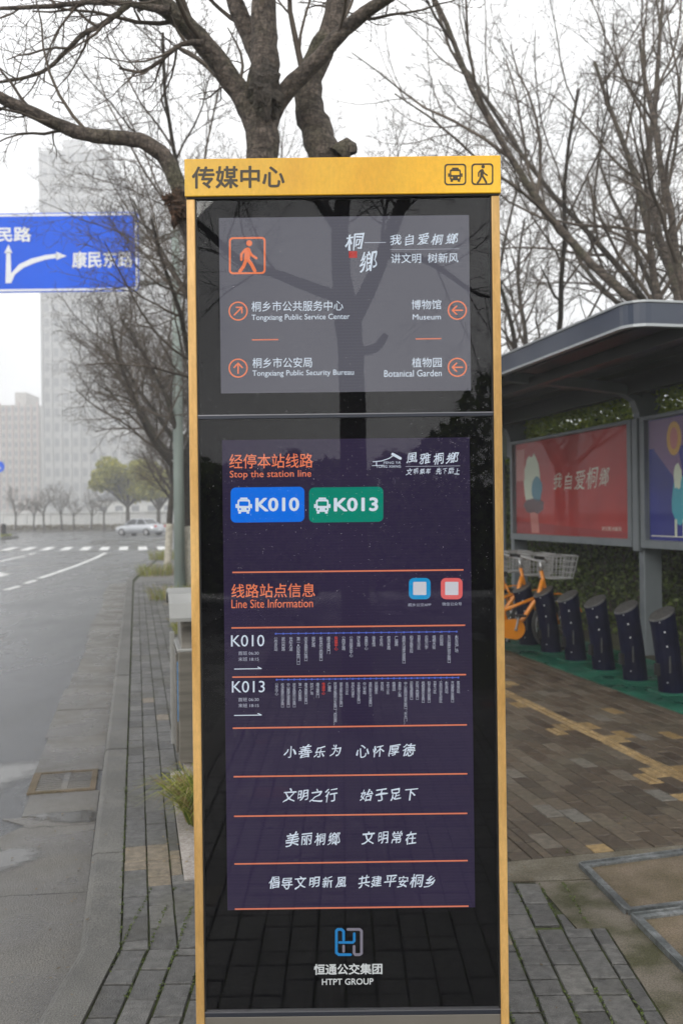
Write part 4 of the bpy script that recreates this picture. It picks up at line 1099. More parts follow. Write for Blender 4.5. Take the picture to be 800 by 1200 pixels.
NP = dict(KP); NP['kids'] = [0, 7, 5, 4, 2]; NP['up'] = [0, 0.05, 0.04, 0.03, 0.02, 0.02]; NP['rmin'] = 0.0018
crown = []
for i, nk, L_ in ((1, 7, 2.2), (2, 6, 1.8), (4, 4, 1.6), (5, 8, 1.6), (0, 3, 2.5), (3, 4, 2.2)):
    pts, rad, sd, lv = lines[i]
    twigs(crown, pts, [r_ * 0.5 for r_ in rad], L_, 1, rn, NP, nk, 0.5 if i in (0, 3) else (0.62 if i == 5 else 0.4))
for i in (6, 7, 8):
    pts, rad, sd, lv = lines[i]; twigs(crown, pts, rad, 0.9, 2, rn, NP, 8, 0.15)
link('trunk', tubes_mesh('trunk', [(a, b, c) for a, b, c, l in trunk_lines]), near, M['bark'])
link('crown', tubes_mesh('crown', [(a, b, c) for a, b, c, l in crown]), near, M['twig'])
# cracked burl where a limb was cut
def blob(name, c, rx, mat_, parent, seed, amp=0.4, squash=(1, 1, 1.4), n=16):
    m = MB(); vs = []; fs = []
    for i in range(n + 1):
        for j in range(n):
            th = PI * i / n; ph = 2 * PI * j / n
            d = Vector((math.sin(th) * math.cos(ph), math.sin(th) * math.sin(ph), math.cos(th)))
            k = 1 + amp * noise.noise(d * 2.2 + Vector((seed, 0, 0))) + amp * 0.6 * noise.noise(d * 6 + Vector((0, seed, 0)))
            vs.append(Vector(c) + Vector((d.x * squash[0], d.y * squash[1], d.z * squash[2])) * rx * k)
    for i in range(n):
        for j in range(n): fs.append((i * n + j, i * n + (j + 1) % n, (i + 1) * n + (j + 1) % n, (i + 1) * n + j))
    m.add(vs, fs); return m.build(name, mat_, parent, smooth=False)
blob('burl', at(209, 240, 5.0), 0.055, M['burl'], near, 3.3, 0.75, (1, 1, 1.6))
blob('burl', at(198, 233, 4.98), 0.024, M['burl'], near, 8.3, 0.8, (1.3, 1, 1.0))
blob('burl', at(311, 108, 5.22), 0.09, M['bark_dark'], near, 5.1, 0.5, (1.0, 0.9, 1.7))
# tree behind the photographer, seen in the glass
back = empty('bare_tree', Vector((0.05, -1.7, 0)), 'bare forked tree reflected in the black glass of the totem', 'tree')
bl = []
def mlimb(pl, d, lvl, sides=10):
    pts = [mirror_at(x, y, d) for x, y, r_ in pl]; rad = [r_ * 0.66 * d / FPX for x, y, r_ in pl]
    return smooth_path(pts, rad, 3, 0.04, lvl, sides)
d_ = 6.9
bl.append(mlimb([(418, 845, 30), (416, 700, 25), (414, 560, 24), (412, 440, 23), (408, 380, 24), (400, 320, 17), (398, 270, 15), (402, 220, 13), (398, 120, 10), (390, 0, 7)], d_, 0, 12))
bl.append(mlimb([(410, 380, 16), (436, 330, 14), (455, 280, 12), (475, 230, 11), (505, 170, 9), (540, 60, 6)], d_, 1))
bl.append(mlimb([(402, 350, 11), (360, 335, 10), (320, 320, 8), (280, 305, 7), (240, 268, 6), (180, 220, 4)], d_, 1))
bl.append(mlimb([(418, 412, 9), (440, 408, 8), (452, 392, 6)], d_, 1))
bl.append(mlimb([(402, 280, 8), (375, 240, 7), (345, 200, 6), (300, 120, 4)], d_, 1))
bl.append(mlimb([(450, 300, 7), (490, 302, 6), (520, 318, 5), (560, 345, 3.5), (600, 350, 2.5)], d_, 1))
bc = []
for i, nk in ((1, 7), (2, 8), (4, 6), (5, 6), (0, 4)):
    pts, rad, sd, lv = bl[i]; twigs(bc, pts, [x * 0.5 for x in rad], 1.9, 1, rn, NP, nk + 3, 0.3 if i else 0.6)
link('trunk', tubes_mesh('trunk', [(a, b, c) for a, b, c, l in bl]), back, M['bark_dark'])
link('crown', tubes_mesh('crown', [(a, b, c) for a, b, c, l in bc]), back, M['twig'])

# ------------------------------------------------------------------ leaves
def leaves(name, centers, size, mat_, parent=None, seed=1, up=0.3, aspect=0.55):
    r = np.random.RandomState(seed); n = len(centers)
    nrm = r.normal(size=(n, 3)); nrm[:, 2] += up; nrm /= np.linalg.norm(nrm, axis=1, keepdims=True)
    a = r.normal(size=(n, 3)); a -= nrm * np.sum(a * nrm, axis=1, keepdims=True); a /= np.linalg.norm(a, axis=1, keepdims=True)
    b = np.cross(nrm, a); s = size * r.uniform(0.6, 1.3, size=(n, 1))
    c = np.asarray(centers)
    V = np.stack([c - a * s, c + b * s * aspect + nrm * s * 0.15, c + a * s, c - b * s * aspect + nrm * s * 0.15], axis=1).reshape(-1, 3)
    F = np.arange(n * 4).reshape(n, 4)
    me = np_mesh(name, V, F)
    return link(name, me, parent, mat_)
def hedge_pts(n, u0, u1, v0, v1, z0, z1, seed, shell=True):
    r = np.random.RandomState(seed)
    uu = r.uniform(u0, u1, n); zz = r.uniform(z0, z1, n)
    lump = np.array([0.14 * noise.noise((a * 1.6, b * 1.9, seed)) + 0.07 * noise.noise((a * 5, b * 5, seed)) for a, b in zip(uu, zz)])
    vv = v0 + (v1 - v0) * r.beta(1, 3, n) + lump * 1.2
    P = np.array([tuple(uv(a, b, 0)) for a, b in zip(uu, vv)]); P[:, 2] = zz + 0.05 * r.normal(size=n)
    return P
hd_ = empty('hedge', uv(12, 5.9), 'tall dense clipped hedge of small dark leaves behind the bus shelter', 'hedge')
leaves('foliage', hedge_pts(34000, 4.2, 20, 5.55, 6.4, 0.02, 2.6, 3), 0.035, M['hedge'], hd_, 3)
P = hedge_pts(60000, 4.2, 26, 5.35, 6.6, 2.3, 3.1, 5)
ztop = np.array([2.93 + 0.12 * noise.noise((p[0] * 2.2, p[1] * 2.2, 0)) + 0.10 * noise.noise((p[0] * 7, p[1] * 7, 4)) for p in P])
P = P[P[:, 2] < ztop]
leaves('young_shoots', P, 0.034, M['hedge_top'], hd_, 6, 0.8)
m = MB()
for k in range(40):
    uu = 4.3 + k * 0.4; m.tube([uv(uu, 6.0, 0), uv(uu + rng.uniform(-.15, .15), 5.9, 0.8), uv(uu + rng.uniform(-.3, .3), 6.0, 2.2)], [0.02, 0.015, 0.006], 5)
m.build('stems', M['twig'], hd_)
MB().uvbox(4.2, 24, 6.15, 6.5, 0.0, 2.72).build('hedge_shade_core', M['moss'], hd_)  # solid dark box standing in for the shade inside the hedge

# grass tufts
def tuft(name, c, n, h, spread_, seed, label, mats=('grass', 'dead_grass'), lean=0.6, group='grass tufts along the kerb'):
    r = random.Random(seed); root = empty(name, c, label, 'grass tuft', group)
    for mk, frac in zip(mats, (0.7, 0.3)):
        m = MB()
        for k in range(int(n * frac)):
            a = r.uniform(0, 2 * PI); rr = spread_ * math.sqrt(r.random()); b0 = Vector(c) + Vector((math.cos(a) * rr, math.sin(a) * rr, 0))
            H = h * r.uniform(0.5, 1.1); dx = Vector((math.cos(a), math.sin(a), 0)) * H * r.uniform(0.2, 1.0) * lean + Vector((r.gauss(0, .15), r.gauss(0, .15), 0)) * H
            wv_ = perp(Vector((0, 0, 1)), r); wv_.z = 0; wv_ = wv_.normalized() * h * 0.013
            pts = [b0, b0 + dx * 0.25 + UP * H * 0.5, b0 + dx * 0.65 + UP * H * 0.82, b0 + dx * 1.15 + UP * H * (0.85 - 0.35 * r.random())]
            vs = []
            for i, p in enumerate(pts): ww = wv_ * (1, 0.9, 0.6, 0.05)[i]; vs += [p + ww, p - ww]
            m.add(vs, [(0, 1, 3, 2), (2, 3, 5, 4), (4, 5, 7, 6)])
        m.build('blades', M[mk], root)
    return root
tuft('grass_tuft', uv(4.76, 0.36, 0.0), 1500, 0.27, 0.13, 1, 'large drooping grass clump with straw-coloured tips in front of the litter bin', lean=0.95)
tuft('grass_tuft', uv(12.3, 0.72, 0.0), 420, 0.25, 0.28, 2, 'small green grass tuft beyond the litter bin roof', lean=0.6)
tuft('grass_tuft', uv(17.4, 0.75, 0.0), 420, 0.3, 0.55, 3, 'low grass patch at the foot of the grey-green pole')
tuft('grass_tuft', uv(24.2, 0.5, 0.0), 360, 0.35, 0.5, 4, 'round grass tuft beside the whitewashed tree', lean=0.5)
tuft('grass_tuft', uv(32.5, 0.9, 0.0), 300, 0.4, 0.5, 5, 'farthest grass tuft near the corner of the pavement', lean=0.5)
# tree pits
def pit(u0, u1, v0, v1, label):
    e = empty('tree_pit', uv((u0 + u1) / 2, (v0 + v1) / 2), label, 'tree pit', 'tree pits along the kerb')
    MB().uvbox(u0 + 0.1, u1 - 0.1, v0 + 0.1, v1 - 0.1, -0.05, -0.004).build('soil', M['soil'], e)
    for a in ((u0, u1, v0, v0 + 0.1), (u0, u1, v1 - 0.1, v1), (u0, u0 + 0.1, v0 + 0.102, v1 - 0.102), (u1 - 0.1, u1, v0 + 0.102, v1 - 0.102)):
        MB().uvbox(*a, -0.05, 0.008).build('edging_stone', M['granite_light'], e, bevel=0.003)
pit(4.02, 5.72, 0.18, 1.35, 'tree pit edged in pale granite beside the totem, below the litter bin')
pit(11.9, 13.3, 0.55, 1.75, 'narrow tree pit beyond the litter bin')
pit(16.9, 20.2, 0.5, 1.6, 'long planted tree pit round the foot of the grey-green pole')
pit(23.6, 26.3, 0.3, 1.5, 'tree pit round the whitewashed tree on the road side of the pole')
# broken edging corner and litter leaves near the grass
m = MB()
for k in range(70):
    p = uv(rng.uniform(4.2, 5.2), rng.uniform(0.1, 0.5), 0.004 + rng.random() * 0.01); a = rng.uniform(0, 6)
    d = Vector((math.cos(a), math.sin(a), rng.uniform(-.2, .3))) * 0.012; e_ = Vector((-math.sin(a), math.cos(a), 0)) * 0.004
    m.add([p - d, p + e_, p + d, p - e_], [(0, 1, 2, 3)])
tag(m.build('fallen_leaves', M['dead_grass']), 'dry brown leaf litter scattered beside the grass clump', 'leaf litter', kind='stuff')
# moss and weeds in joints of the near paving
cent = []
r = np.random.RandomState(8)
for k in range(3800):
    x = IX + 0.1005 * r.randint(0, 18) + r.normal() * 0.004; y = r.uniform(2.5, 3.9)
    if noise.noise((x * 3, y * 3, 2)) > -0.1: cent.append((x, y, 0.0 + r.rand() * 0.003))
for k in range(260):
    p = uv(r.uniform(3.4, 7), kv + r.normal() * 0.004, 0.003); cent.append(tuple(p))
for k in range(8):
    p = uv(r.uniform(3.9, 4.6), r.uniform(1.2, 2.4), 0.004)
    for q in range(10): cent.append((p.x + r.normal() * 0.012, p.y + r.normal() * 0.012, 0.004 + r.rand() * 0.01))
o = leaves('joint_moss', np.array(cent), 0.0055, leaf_mat('moss_tuft', (0.05, 0.07, 0.015), (0.14, 0.19, 0.04)), None, 9, 1.0)
tag(o, 'bright green moss and tiny weeds growing in the paving joints', 'moss', kind='stuff')

m = MB()
for k in range(420):
    if k < 230: p = uv(rng.uniform(2.6, 9), rng.uniform(-0.26, 2.6), 0.006)
    elif k < 330: p = uv(rng.uniform(3.4, 12), -0.262 - abs(rng.gauss(0, 0.03)), RZ + 0.012)
    else: p = uv(rng.uniform(2.8, 8), rng.uniform(-1.4, -0.3), RZ + 0.012)
    a = rng.uniform(0, 6); L_ = rng.uniform(0.004, 0.013)
    d = Vector((math.cos(a), math.sin(a), rng.uniform(-.1, .2))) * L_; e_ = Vector((-math.sin(a), math.cos(a), rng.uniform(-.1, .1))) * L_ * rng.uniform(0.25, 0.6)
    m.add([p - d, p + e_, p + d, p - e_], [(0, 1, 2, 3)])
tag(m.build('leaf_fragments', leaf_mat('brown_fragment', (0.05, 0.035, 0.02), (0.30, 0.2, 0.08))), 'tiny brown leaf fragments and grit scattered over kerb, gutter and paving', 'leaf litter', kind='stuff')
# ------------------------------------------------------------------ litter bin
bn = empty('litter_bin', uv(6.1, 0.5), 'grey steel litter bin with sloping pale hood, half hidden by the totem', 'litter bin')
b0, b1, c0, c1 = 5.72, 6.28, 0.235, 0.95
MB().uvbox(b0, b1, c0, c1, 0.05, 0.72).build('body', M['bin_steel'], bn, bevel=0.006)
MB().uvbox(b0 + 0.03, b1 - 0.03, c0 + 0.03, c1 - 0.03, 0.0, 0.05).build('foot', M['granite_light'], bn)
MB().uvbox(b0 - 0.006, b1 + 0.006, c0 - 0.006, c1 + 0.006, 0.72, 0.738).build('rim', M['bin_light'], bn, bevel=0.004)
# tapered neck
m = MB(); zz = 0.738
pr = [(b0 + 0.01, 0.738), (b1 - 0.01, 0.738), (b1 - 0.06, 0.93), (b0 + 0.10, 0.93), (b0 + 0.10, 0.86)]
m.extr([uv(a, c0 + 0.02, z) for a, z in pr], VD * 0, VD * (c1 - c0 - 0.04)); m.build('neck', M['bin_steel'], bn, bevel=0.003)
for va in (c0 + 0.18, c0 + 0.50):
    MB().box(uv(b0 + 0.048, va + 0.11, 0.80), (0.10, 0.004, 0.05), (VD, (UD * 0.8 - UP * 0.6).normalized(), (UP * 0.8 + UD * 0.6).normalized())).build('waste_opening', M['dark'], bn)
# hood: bent sheet, higher at the back, dropping towards the totem
pts = [(b1 + 0.05, 0.985), (b1 - 0.05, 1.055), (b0 + 0.28, 1.085), (b0 + 0.12, 1.06), (b0 + 0.01, 1.01), (b0 - 0.06, 0.93)]
prof = [uv(a, c0 - 0.05, z) for a, z in pts] + [uv(a, c0 - 0.05, z - 0.022) for a, z in reversed(pts)]
m = MB(); n = len(pts)
vs = prof + [p + VD * (c1 - c0 + 0.10) for p in prof]; k = len(prof)
fs = []
for i in range(n - 1):
    j = k - 1 - i
    fs += [(i, i + 1, k + i + 1, k + i), (j, k + j, k + j - 1, j - 1), (i, j, j - 1, i + 1), (k + i, k + i + 1, k + j - 1, k + j)]
fs += [(0, k, 2 * k - 1, k - 1), (n - 1, n, k + n, k + n - 1)]
m.add(vs, fs); m.build('hood', M['bin_light'], bn)
MB().uvbox(b0 + 0.14, b1 - 0.05, c0 + 0.004, c0 + 0.03, 0.93, 1.03).build('hood_bracket', M['bin_steel'], bn)
MB().uvbox(b0 + 0.06, b0 + 0.5, c0 - 0.014, c0 - 0.001, 0.10, 0.70).build('door', M['bin_steel'], bn, bevel=0.003)
MB().uvbox(b0 + 0.012, b0 + 0.026, c0 - 0.006, c0 - 0.001, 0.30, 0.66).build('blue_strip', M['blue_strip'], bn, bevel=0.002)
MB().uvbox(b0 + 0.50, b0 + 0.54, c0 - 0.03, c0 - 0.001, 0.05, 0.78).build('corner_post', M['bin_light'], bn, bevel=0.003)

# ------------------------------------------------------------------ road sign gantry
PD = 19.0
pole_p = at(211, 690, PD); px_ = pole_p.x
gp = empty('road_sign', (px_, PD, 0), 'big blue overhead road sign on grey arms from a grey-green pole', 'road sign')
m = MB(); m.tube([(px_, PD, 0), (px_, PD, 3.5), (px_, PD, 7.3)], [0.115, 0.10, 0.085], 12); m.build('pole', M['pole'], gp, smooth=True)
MB().box((px_, PD, 0.02), (0.22, 0.22, 0.02)).build('base_plate', M['pole'], gp, bevel=0.005)
s0, s1 = at(-75, 250, PD), at(165, 342, PD)
sz0, sz1 = at(80, 344, PD).z, at(80, 252, PD).z
sx0, sx1 = -8.3, s1.x
for yy in (at(200, 277, PD).z, at(200, 330, PD).z):
    m = MB(); m.tube([(px_, PD, yy), (sx0 - 0.2, PD, yy + 0.02)], [0.07, 0.055], 10); m.build('arm', M['trim'], gp, smooth=True)
for k, xx in enumerate((-7.6, -6.0, -4.7)):
    MB().bb((xx - 0.03, PD - 0.12, sz0 + 0.1), (xx + 0.03, PD - 0.06, sz1 - 0.1)).build('bracket', M['trim'], gp)
sp_ = [(x, z) for x, z in [((p[0]), (p[1])) for p in rrect(sx0, sz0, sx1, sz1, 0.09)]]
def plate(pts, y0, y1):
    n = len(pts); return MB().add([(x, y0, z) for x, z in pts] + [(x, y1, z) for x, z in pts], [tuple(range(n)), tuple(range(2 * n - 1, n - 1, -1))] + [(i, n + i, n + (i + 1) % n, (i + 1) % n) for i in range(n)])
pl_ = plate(sp_, PD - 0.15, PD - 0.12).build('panel', M['sign_blue'], gp)
o_, i_ = rrect(sx0 + 0.02, sz0 + 0.02, sx1 - 0.02, sz1 - 0.02, 0.08), rrect(sx0 + 0.065, sz0 + 0.065, sx1 - 0.065, sz1 - 0.065, 0.05)
n = len(o_); MB().add([(x, PD - 0.153, z) for x, z in o_ + i_], [(i, (i + 1) % n, n + (i + 1) % n, n + i) for i in range(n)]).build('border', M['sign_white'], pl_)
def sign_text(s, b, bold=0.0):
    co, fs = text_mesh(s, 0); nb = len(co); co, fs = embolden(co, fs, 0.03); p0, p1 = at(b[0], b[1], PD), at(b[2], b[3], PD)
    x0, y0 = co.min(0); x1, y1 = co.max(0)
    vs = [(p0.x + (a - x0) / (x1 - x0) * (p1.x - p0.x), PD - 0.154 - 0.0004 * (i // nb), p1.z + (c - y0) / (y1 - y0) * (p0.z - p1.z)) for i, (a, c) in enumerate(co)]
    MB().add(vs, fs).build('road_name', M['sign_white'], pl_)
sign_text('为民路', (-22, 269, 40, 286)); sign_text('康民东路', (87, 297, 158, 316))
P_ = lambda x, y, d=0.0: at(x, y, PD) * 1.0
def sp2(pts, dd=0.155):
    return [(at(x, y, PD).x, PD - dd, at(x, y, PD).z) for x, y in pts]
cur = [(22, 316), (36, 310), (55, 304), (70, 301.5)]; wd = 2.6
up_ = [(14, 330), (17, 322), (26, 312), (40, 305.5), (56, 301.5), (70, 299.6)]; dn = [(17, 333), (21, 324), (31, 316), (44, 310.5), (57, 306.5), (70, 304.6)]
vs = sp2(up_ + dn); n = len(up_)
MB().add(vs, [(i, n + i, n + i + 1, i + 1) for i in range(n - 1)]).build('turn_arrow', M['sign_white'], pl_)
MB().add(sp2([(69, 297.5), (81, 302.5), (69, 307)]), [(0, 1, 2)]).build('turn_arrow', M['sign_white'], pl_)
MB().add(sp2([(10, 334), (17, 334), (16, 298), (11, 298)], 0.156), [(0, 1, 2, 3)]).build('ahead_arrow', M['sign_white'], pl_)
MB().add(sp2([(8.5, 299), (18, 299), (13.5, 289)], 0.156), [(0, 1, 2)]).build('ahead_arrow', M['sign_white'], pl_)

# ------------------------------------------------------------------ bus shelter
sh = empty('bus_shelter', uv(9.0, 5.19), 'bus shelter with navy roof fascia, grey posts and two framed poster panels', 'bus shelter')
CU0, CU1, CV0, CV1 = 6.12, 14.2, 3.47, 6.0
ZB, ZT = 2.86, 3.05
def rr_uv(u0, u1, v0, v1, r, n=6): return [P2(a, b) for a, b in rrect(u0, v0, u1, v1, r, n)]
outer = rr_uv(CU0, CU1, CV0, CV1, 0.16)
if parea(outer) < 0: outer = outer[::-1]
inn = rr_uv(CU0 + 0.04, CU1 - 0.04, CV0 + 0.04, CV1 - 0.04, 0.13)
if parea(inn) < 0: inn = inn[::-1]
def hoop(name, z0, z1, o_, i_, mt):
    n = len(o_); vs = [(x, y, z) for z in (z0, z1) for x, y in o_] + [(x, y, z) for z in (z0, z1) for x, y in i_]
    fs = []
    for i in range(n):
        j = (i + 1) % n
        fs += [(i, j, n + j, n + i), (2 * n + j, 2 * n + i, 3 * n + i, 3 * n + j), (n + i, n + j, 3 * n + j, 3 * n + i), (j, i, 2 * n + i, 2 * n + j)]
    return MB().add(vs, fs).build(name, mt, sh)
hoop('fascia', ZB + 0.02, ZT - 0.016, outer, inn, M['navy'])
o2 = rr_uv(CU0 - 0.012, CU1 + 0.012, CV0 - 0.012, CV1 + 0.012, 0.17); o2 = o2 if parea(o2) > 0 else o2[::-1]
hoop('lower_trim', ZB, ZB + 0.0195, o2, inn, M['trim']); hoop('upper_trim', ZT - 0.0155, ZT, o2, inn, M['trim'])
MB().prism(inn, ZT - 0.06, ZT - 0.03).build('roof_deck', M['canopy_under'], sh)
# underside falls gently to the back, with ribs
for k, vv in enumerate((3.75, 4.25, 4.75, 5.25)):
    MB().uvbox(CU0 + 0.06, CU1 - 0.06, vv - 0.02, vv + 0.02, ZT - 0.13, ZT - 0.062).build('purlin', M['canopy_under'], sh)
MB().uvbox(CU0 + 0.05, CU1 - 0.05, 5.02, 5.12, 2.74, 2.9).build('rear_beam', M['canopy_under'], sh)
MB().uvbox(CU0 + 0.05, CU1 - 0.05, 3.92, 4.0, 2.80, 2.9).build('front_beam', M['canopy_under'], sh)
for uu in (5.55 + 0.0, 9.0, 12.5):
    if uu < CU0: uu = 6.3 - 0.75
for uu in (9.0, 12.48):
    # bracket arm curving out from the post top to the front
    pts = [(5.15, 2.30), (5.15, 2.55), (5.10, 2.68), (4.98, 2.75), (4.5, 2.80), (3.7, 2.86)]
    m = MB(); pr = [uv(uu - 0.06, v, z) for v, z in pts] + [uv(uu - 0.06, v + (0.14 if i < 3 else 0), z + (0.0 if i < 3 else 0.10)) for i, (v, z) in reversed(list(enumerate(pts)))]
    k = len(pts); vs = pr + [p + UD * 0.12 for p in pr]; K = len(pr); fs = []
    for i in range(k - 1):
        j = K - 1 - i
        fs += [(i, i + 1, K + i + 1, K + i), (j, K + j, K + j - 1, j - 1), (i, j, j - 1, i + 1), (K + i, K + i + 1, K + j - 1, K + j)]
    fs += [(0, K, 2 * K - 1, K - 1), (k - 1, k, K + k, K + k - 1)]
    m.add(vs, fs); m.build('bracket_arm', M['steel_grey'], sh)
for uu in (9.0, 12.48):
    m = MB()
    m.extr([uv(uu - 0.055, 5.19, 0), uv(uu + 0.055, 5.19, 0), uv(uu + 0.055, 5.40, 0), uv(uu - 0.055, 5.40, 0)], Vector((0, 0, 0)), VD * (-0.0) + UP * 2.86)
    m.build('post', M['steel_grey'], sh, bevel=0.012)
m = MB()
# panels: frame, poster, glass
PZ0, PZ1 = 1.14, 2.50
def poster_mat(name, stops, axis, vmin, vmax):
    return None
M['poster_red'] = mat('red_poster', lin(160, 22, 16), lin(182, 38, 28), scale=1.5, rough=0.6)
M['poster_blue'] = mat('blue_poster', lin(12, 20, 112), lin(22, 36, 145), scale=1.5, rough=0.6)
M['poster_glass'] = glass_mat('poster_glass', 1.2)
def panel(u0, u1, pm, label_part):
    fr = MB(); t = 0.085; f0, f1 = 5.13, 5.23
    fr.uvbox(u0, u1, f0, f1, PZ0, PZ0 + t); fr.uvbox(u0, u1, f0, f1, PZ1 - 0.04, PZ1)
    fr.uvbox(u0, u0 + t, f0 + 0.001, f1 - 0.001, PZ0 + t + 0.001, PZ1 - 0.041); fr.uvbox(u1 - t, u1, f0 + 0.001, f1 - 0.001, PZ0 + t + 0.001, PZ1 - 0.041)
    f = fr.build('poster_frame', M['steel_grey'], sh, bevel=0.004)
    p = MB().uvbox(u0 + t, u1 - t, 5.19, 5.20, PZ0 + t, PZ1 - 0.04).build('poster', pm, sh)
    MB().uvbox(u0 + t, u1 - t, 5.15, 5.155, PZ0 + t, PZ1 - 0.04).build('poster_glass', M['poster_glass'], sh)
    return p
pr_ = panel(9.09, 12.40, M['poster_red'], '')
pb_ = panel(5.55, 8.91, M['poster_blue'], '')
MB().uvbox(9.0 - 0.055, 9.0 + 0.055, 5.12, 5.188, 1.10, 2.5).build('post_cover', M['steel_grey'], sh, bevel=0.01)
def on_panel(pts, d=0.002):   # (u, z) -> point
    return [uv(a, 5.19 - d, z) for a, z in pts]
def pshape(name, pts, mt, par, d=0.002):
    return MB().add(on_panel(pts, d), [tuple(range(len(pts)))]).build(name, mt, par)
def ell(cu, cz, ru, rz, n=20, lump=0, seed=0): return [(cu + ru * math.cos(2 * PI * k / n) * (1 + lump * noise.noise((k * 0.7, seed, 0))), cz + rz * math.sin(2 * PI * k / n) * (1 + lump * noise.noise((k * 0.7, seed, 3)))) for k in range(n)]
pm = {k: mat('print_' + k, v, rough=0.6) for k, v in dict(pale=lin(206, 214, 190), teal=lin(70, 130, 150), dk=lin(90, 60, 66), rose=lin(196, 120, 110), gold=lin(206, 156, 70), cyan=lin(60, 160, 178), mauve=lin(120, 90, 130), white=lin(222, 222, 205), red=lin(180, 50, 45), brown=lin(70, 50, 45)).items()}
pshape('printed_shape', ell(11.78, 1.93, 0.27, 0.36, 20, 0.25, 1), pm['pale'], pr_)
pshape('printed_shape', ell(11.62, 1.82, 0.17, 0.17, 14, 0.3, 2), pm['teal'], pr_, 0.003)
pshape('printed_shape', ell(11.72, 1.60, 0.34, 0.10, 16, 0.3, 3), pm['dk'], pr_, 0.003)
pshape('printed_shape', [(11.85, 1.52), (11.6, 1.52), (11.55, 1.24), (11.8, 1.24)], pm['rose'], pr_, 0.0025)
pshape('printed_shape', [(12.3, 2.38), (12.02, 2.38), (12.02, 1.95), (12.3, 1.95)], pm['rose'], pr_, 0.0022)
pshape('printed_band', [(12.31, 1.235), (9.18, 1.235), (9.18, 1.28), (12.31, 1.40)], mat('print_deep', lin(150, 30, 30), rough=0.6), pr_, 0.0021)
co, fs = brush('我自爱桐鄉', 31, 0.02)
x0, y0 = co.min(0); x1, y1 = co.max(0)
MB().add([uv(11.1 - (a - x0) / (x1 - x0) * 1.45, 5.187, 1.78 + (c - y0) / (y1 - y0) * 0.26) for a, c in co], fs).build('slogan', pm['white'], pr_)
co, fs = text_mesh('讲文明 树新风', 0); x0, y0 = co.min(0); x1, y1 = co.max(0)
MB().add([uv(9.85 - (a - x0) / (x1 - x0) * 0.45, 5.187, 1.30 + (c - y0) / (y1 - y0) * 0.05) for a, c in co], fs).build('small_print', pm['white'], pr_)
pshape('printed_shape', [(8.82, 2.45), (5.64, 2.45), (5.64, 2.16), (8.82, 2.16)], pm['mauve'], pb_, 0.0015)
pshape('printed_shape', ell(8.36, 2.24, 0.13, 0.17, 16), pm['gold'], pb_)
pshape('printed_shape', ell(8.36, 2.24, 0.07, 0.11, 16), pm['rose'], pb_, 0.003)
pshape('printed_shape', [(8.72, 2.14), (8.72, 2.2), (8.3, 2.2), (8.22, 1.9), (8.35, 1.84)][::-1], pm['mauve'], pb_, 0.0018)
pshape('printed_figure', ell(8.26, 1.62, 0.15, 0.24, 16, 0.3, 6), pm['cyan'], pb_)
pshape('printed_figure', ell(8.30, 1.86, 0.07, 0.13, 14, 0.3, 7), pm['pale'], pb_, 0.003)
pshape('printed_figure', ell(7.92, 1.72, 0.19, 0.38, 16, 0.35, 8), pm['gold'], pb_)
pshape('printed_figure', ell(7.86, 1.80, 0.1, 0.1, 12, 0.3, 9), pm['red'], pb_, 0.003)
pshape('printed_figure', ell(7.84, 2.0, 0.08, 0.08, 12, 0.3, 10), pm['brown'], pb_, 0.003)
for q, uu in enumerate((8.34, 8.20, 8.02, 7.90)): pshape('printed_figure', [(uu + 0.02, 1.44), (uu - 0.02, 1.44), (uu - 0.02, 1.27), (uu + 0.02, 1.27)], pm['pale'], pb_, 0.0025)
pshape('printed_line', [(8.8, 1.262), (5.66, 1.262), (5.66, 1.272), (8.8, 1.272)], pm['white'], pb_, 0.002)
co, fs = brush('爱', 41, 0.03); x0, y0 = co.min(0); x1, y1 = co.max(0)
MB().add([uv(8.02 - (a - x0) / (x1 - x0) * 0.2, 5.187, 2.2 + (c - y0) / (y1 - y0) * 0.2) for a, c in co], fs).build('slogan', pm['white'], pb_)
# round mirror-like disc hanging at the shelter's far end
dsk = empty('round_traffic_mirror', uv(12.9, 5.1, 0), 'round pale convex mirror on a thin post at the shelter end beside the gold frame', 'traffic mirror')
pm_ = at(590, 517, 13.6)
dsk.location = (pm_.x, pm_.y, 0)
m = MB(); m.tube([(pm_.x, pm_.y + 0.06, 0), (pm_.x, pm_.y + 0.06, pm_.z)], 0.03, 8); m.build('post', M['steel_grey'], dsk)
m = MB(); vs = [pm_ + Vector((0, -0.05, 0))]
n = 24
for rr, yy in ((0.6, -0.035), (1.0, 0.0), (1.0, 0.03)):
    for k in range(n): a = 2 * PI * k / n; vs.append(pm_ + Vector((0.23 * rr * math.cos(a), yy, 0.27 * rr * math.sin(a))))
fs = [(0, 1 + k, 1 + (k + 1) % n) for k in range(n)]
for q in range(2): fs += [(1 + q * n + k, 1 + (q + 1) * n + k, 1 + (q + 1) * n + (k + 1) % n, 1 + q * n + (k + 1) % n) for k in range(n)]
fs.append(tuple(range(1 + 2 * n, 1 + 3 * n)))
m.add(vs, fs).build('mirror', mat('pale_disc', (0.45, 0.5, 0.43), rough=0.3), dsk, smooth=True)

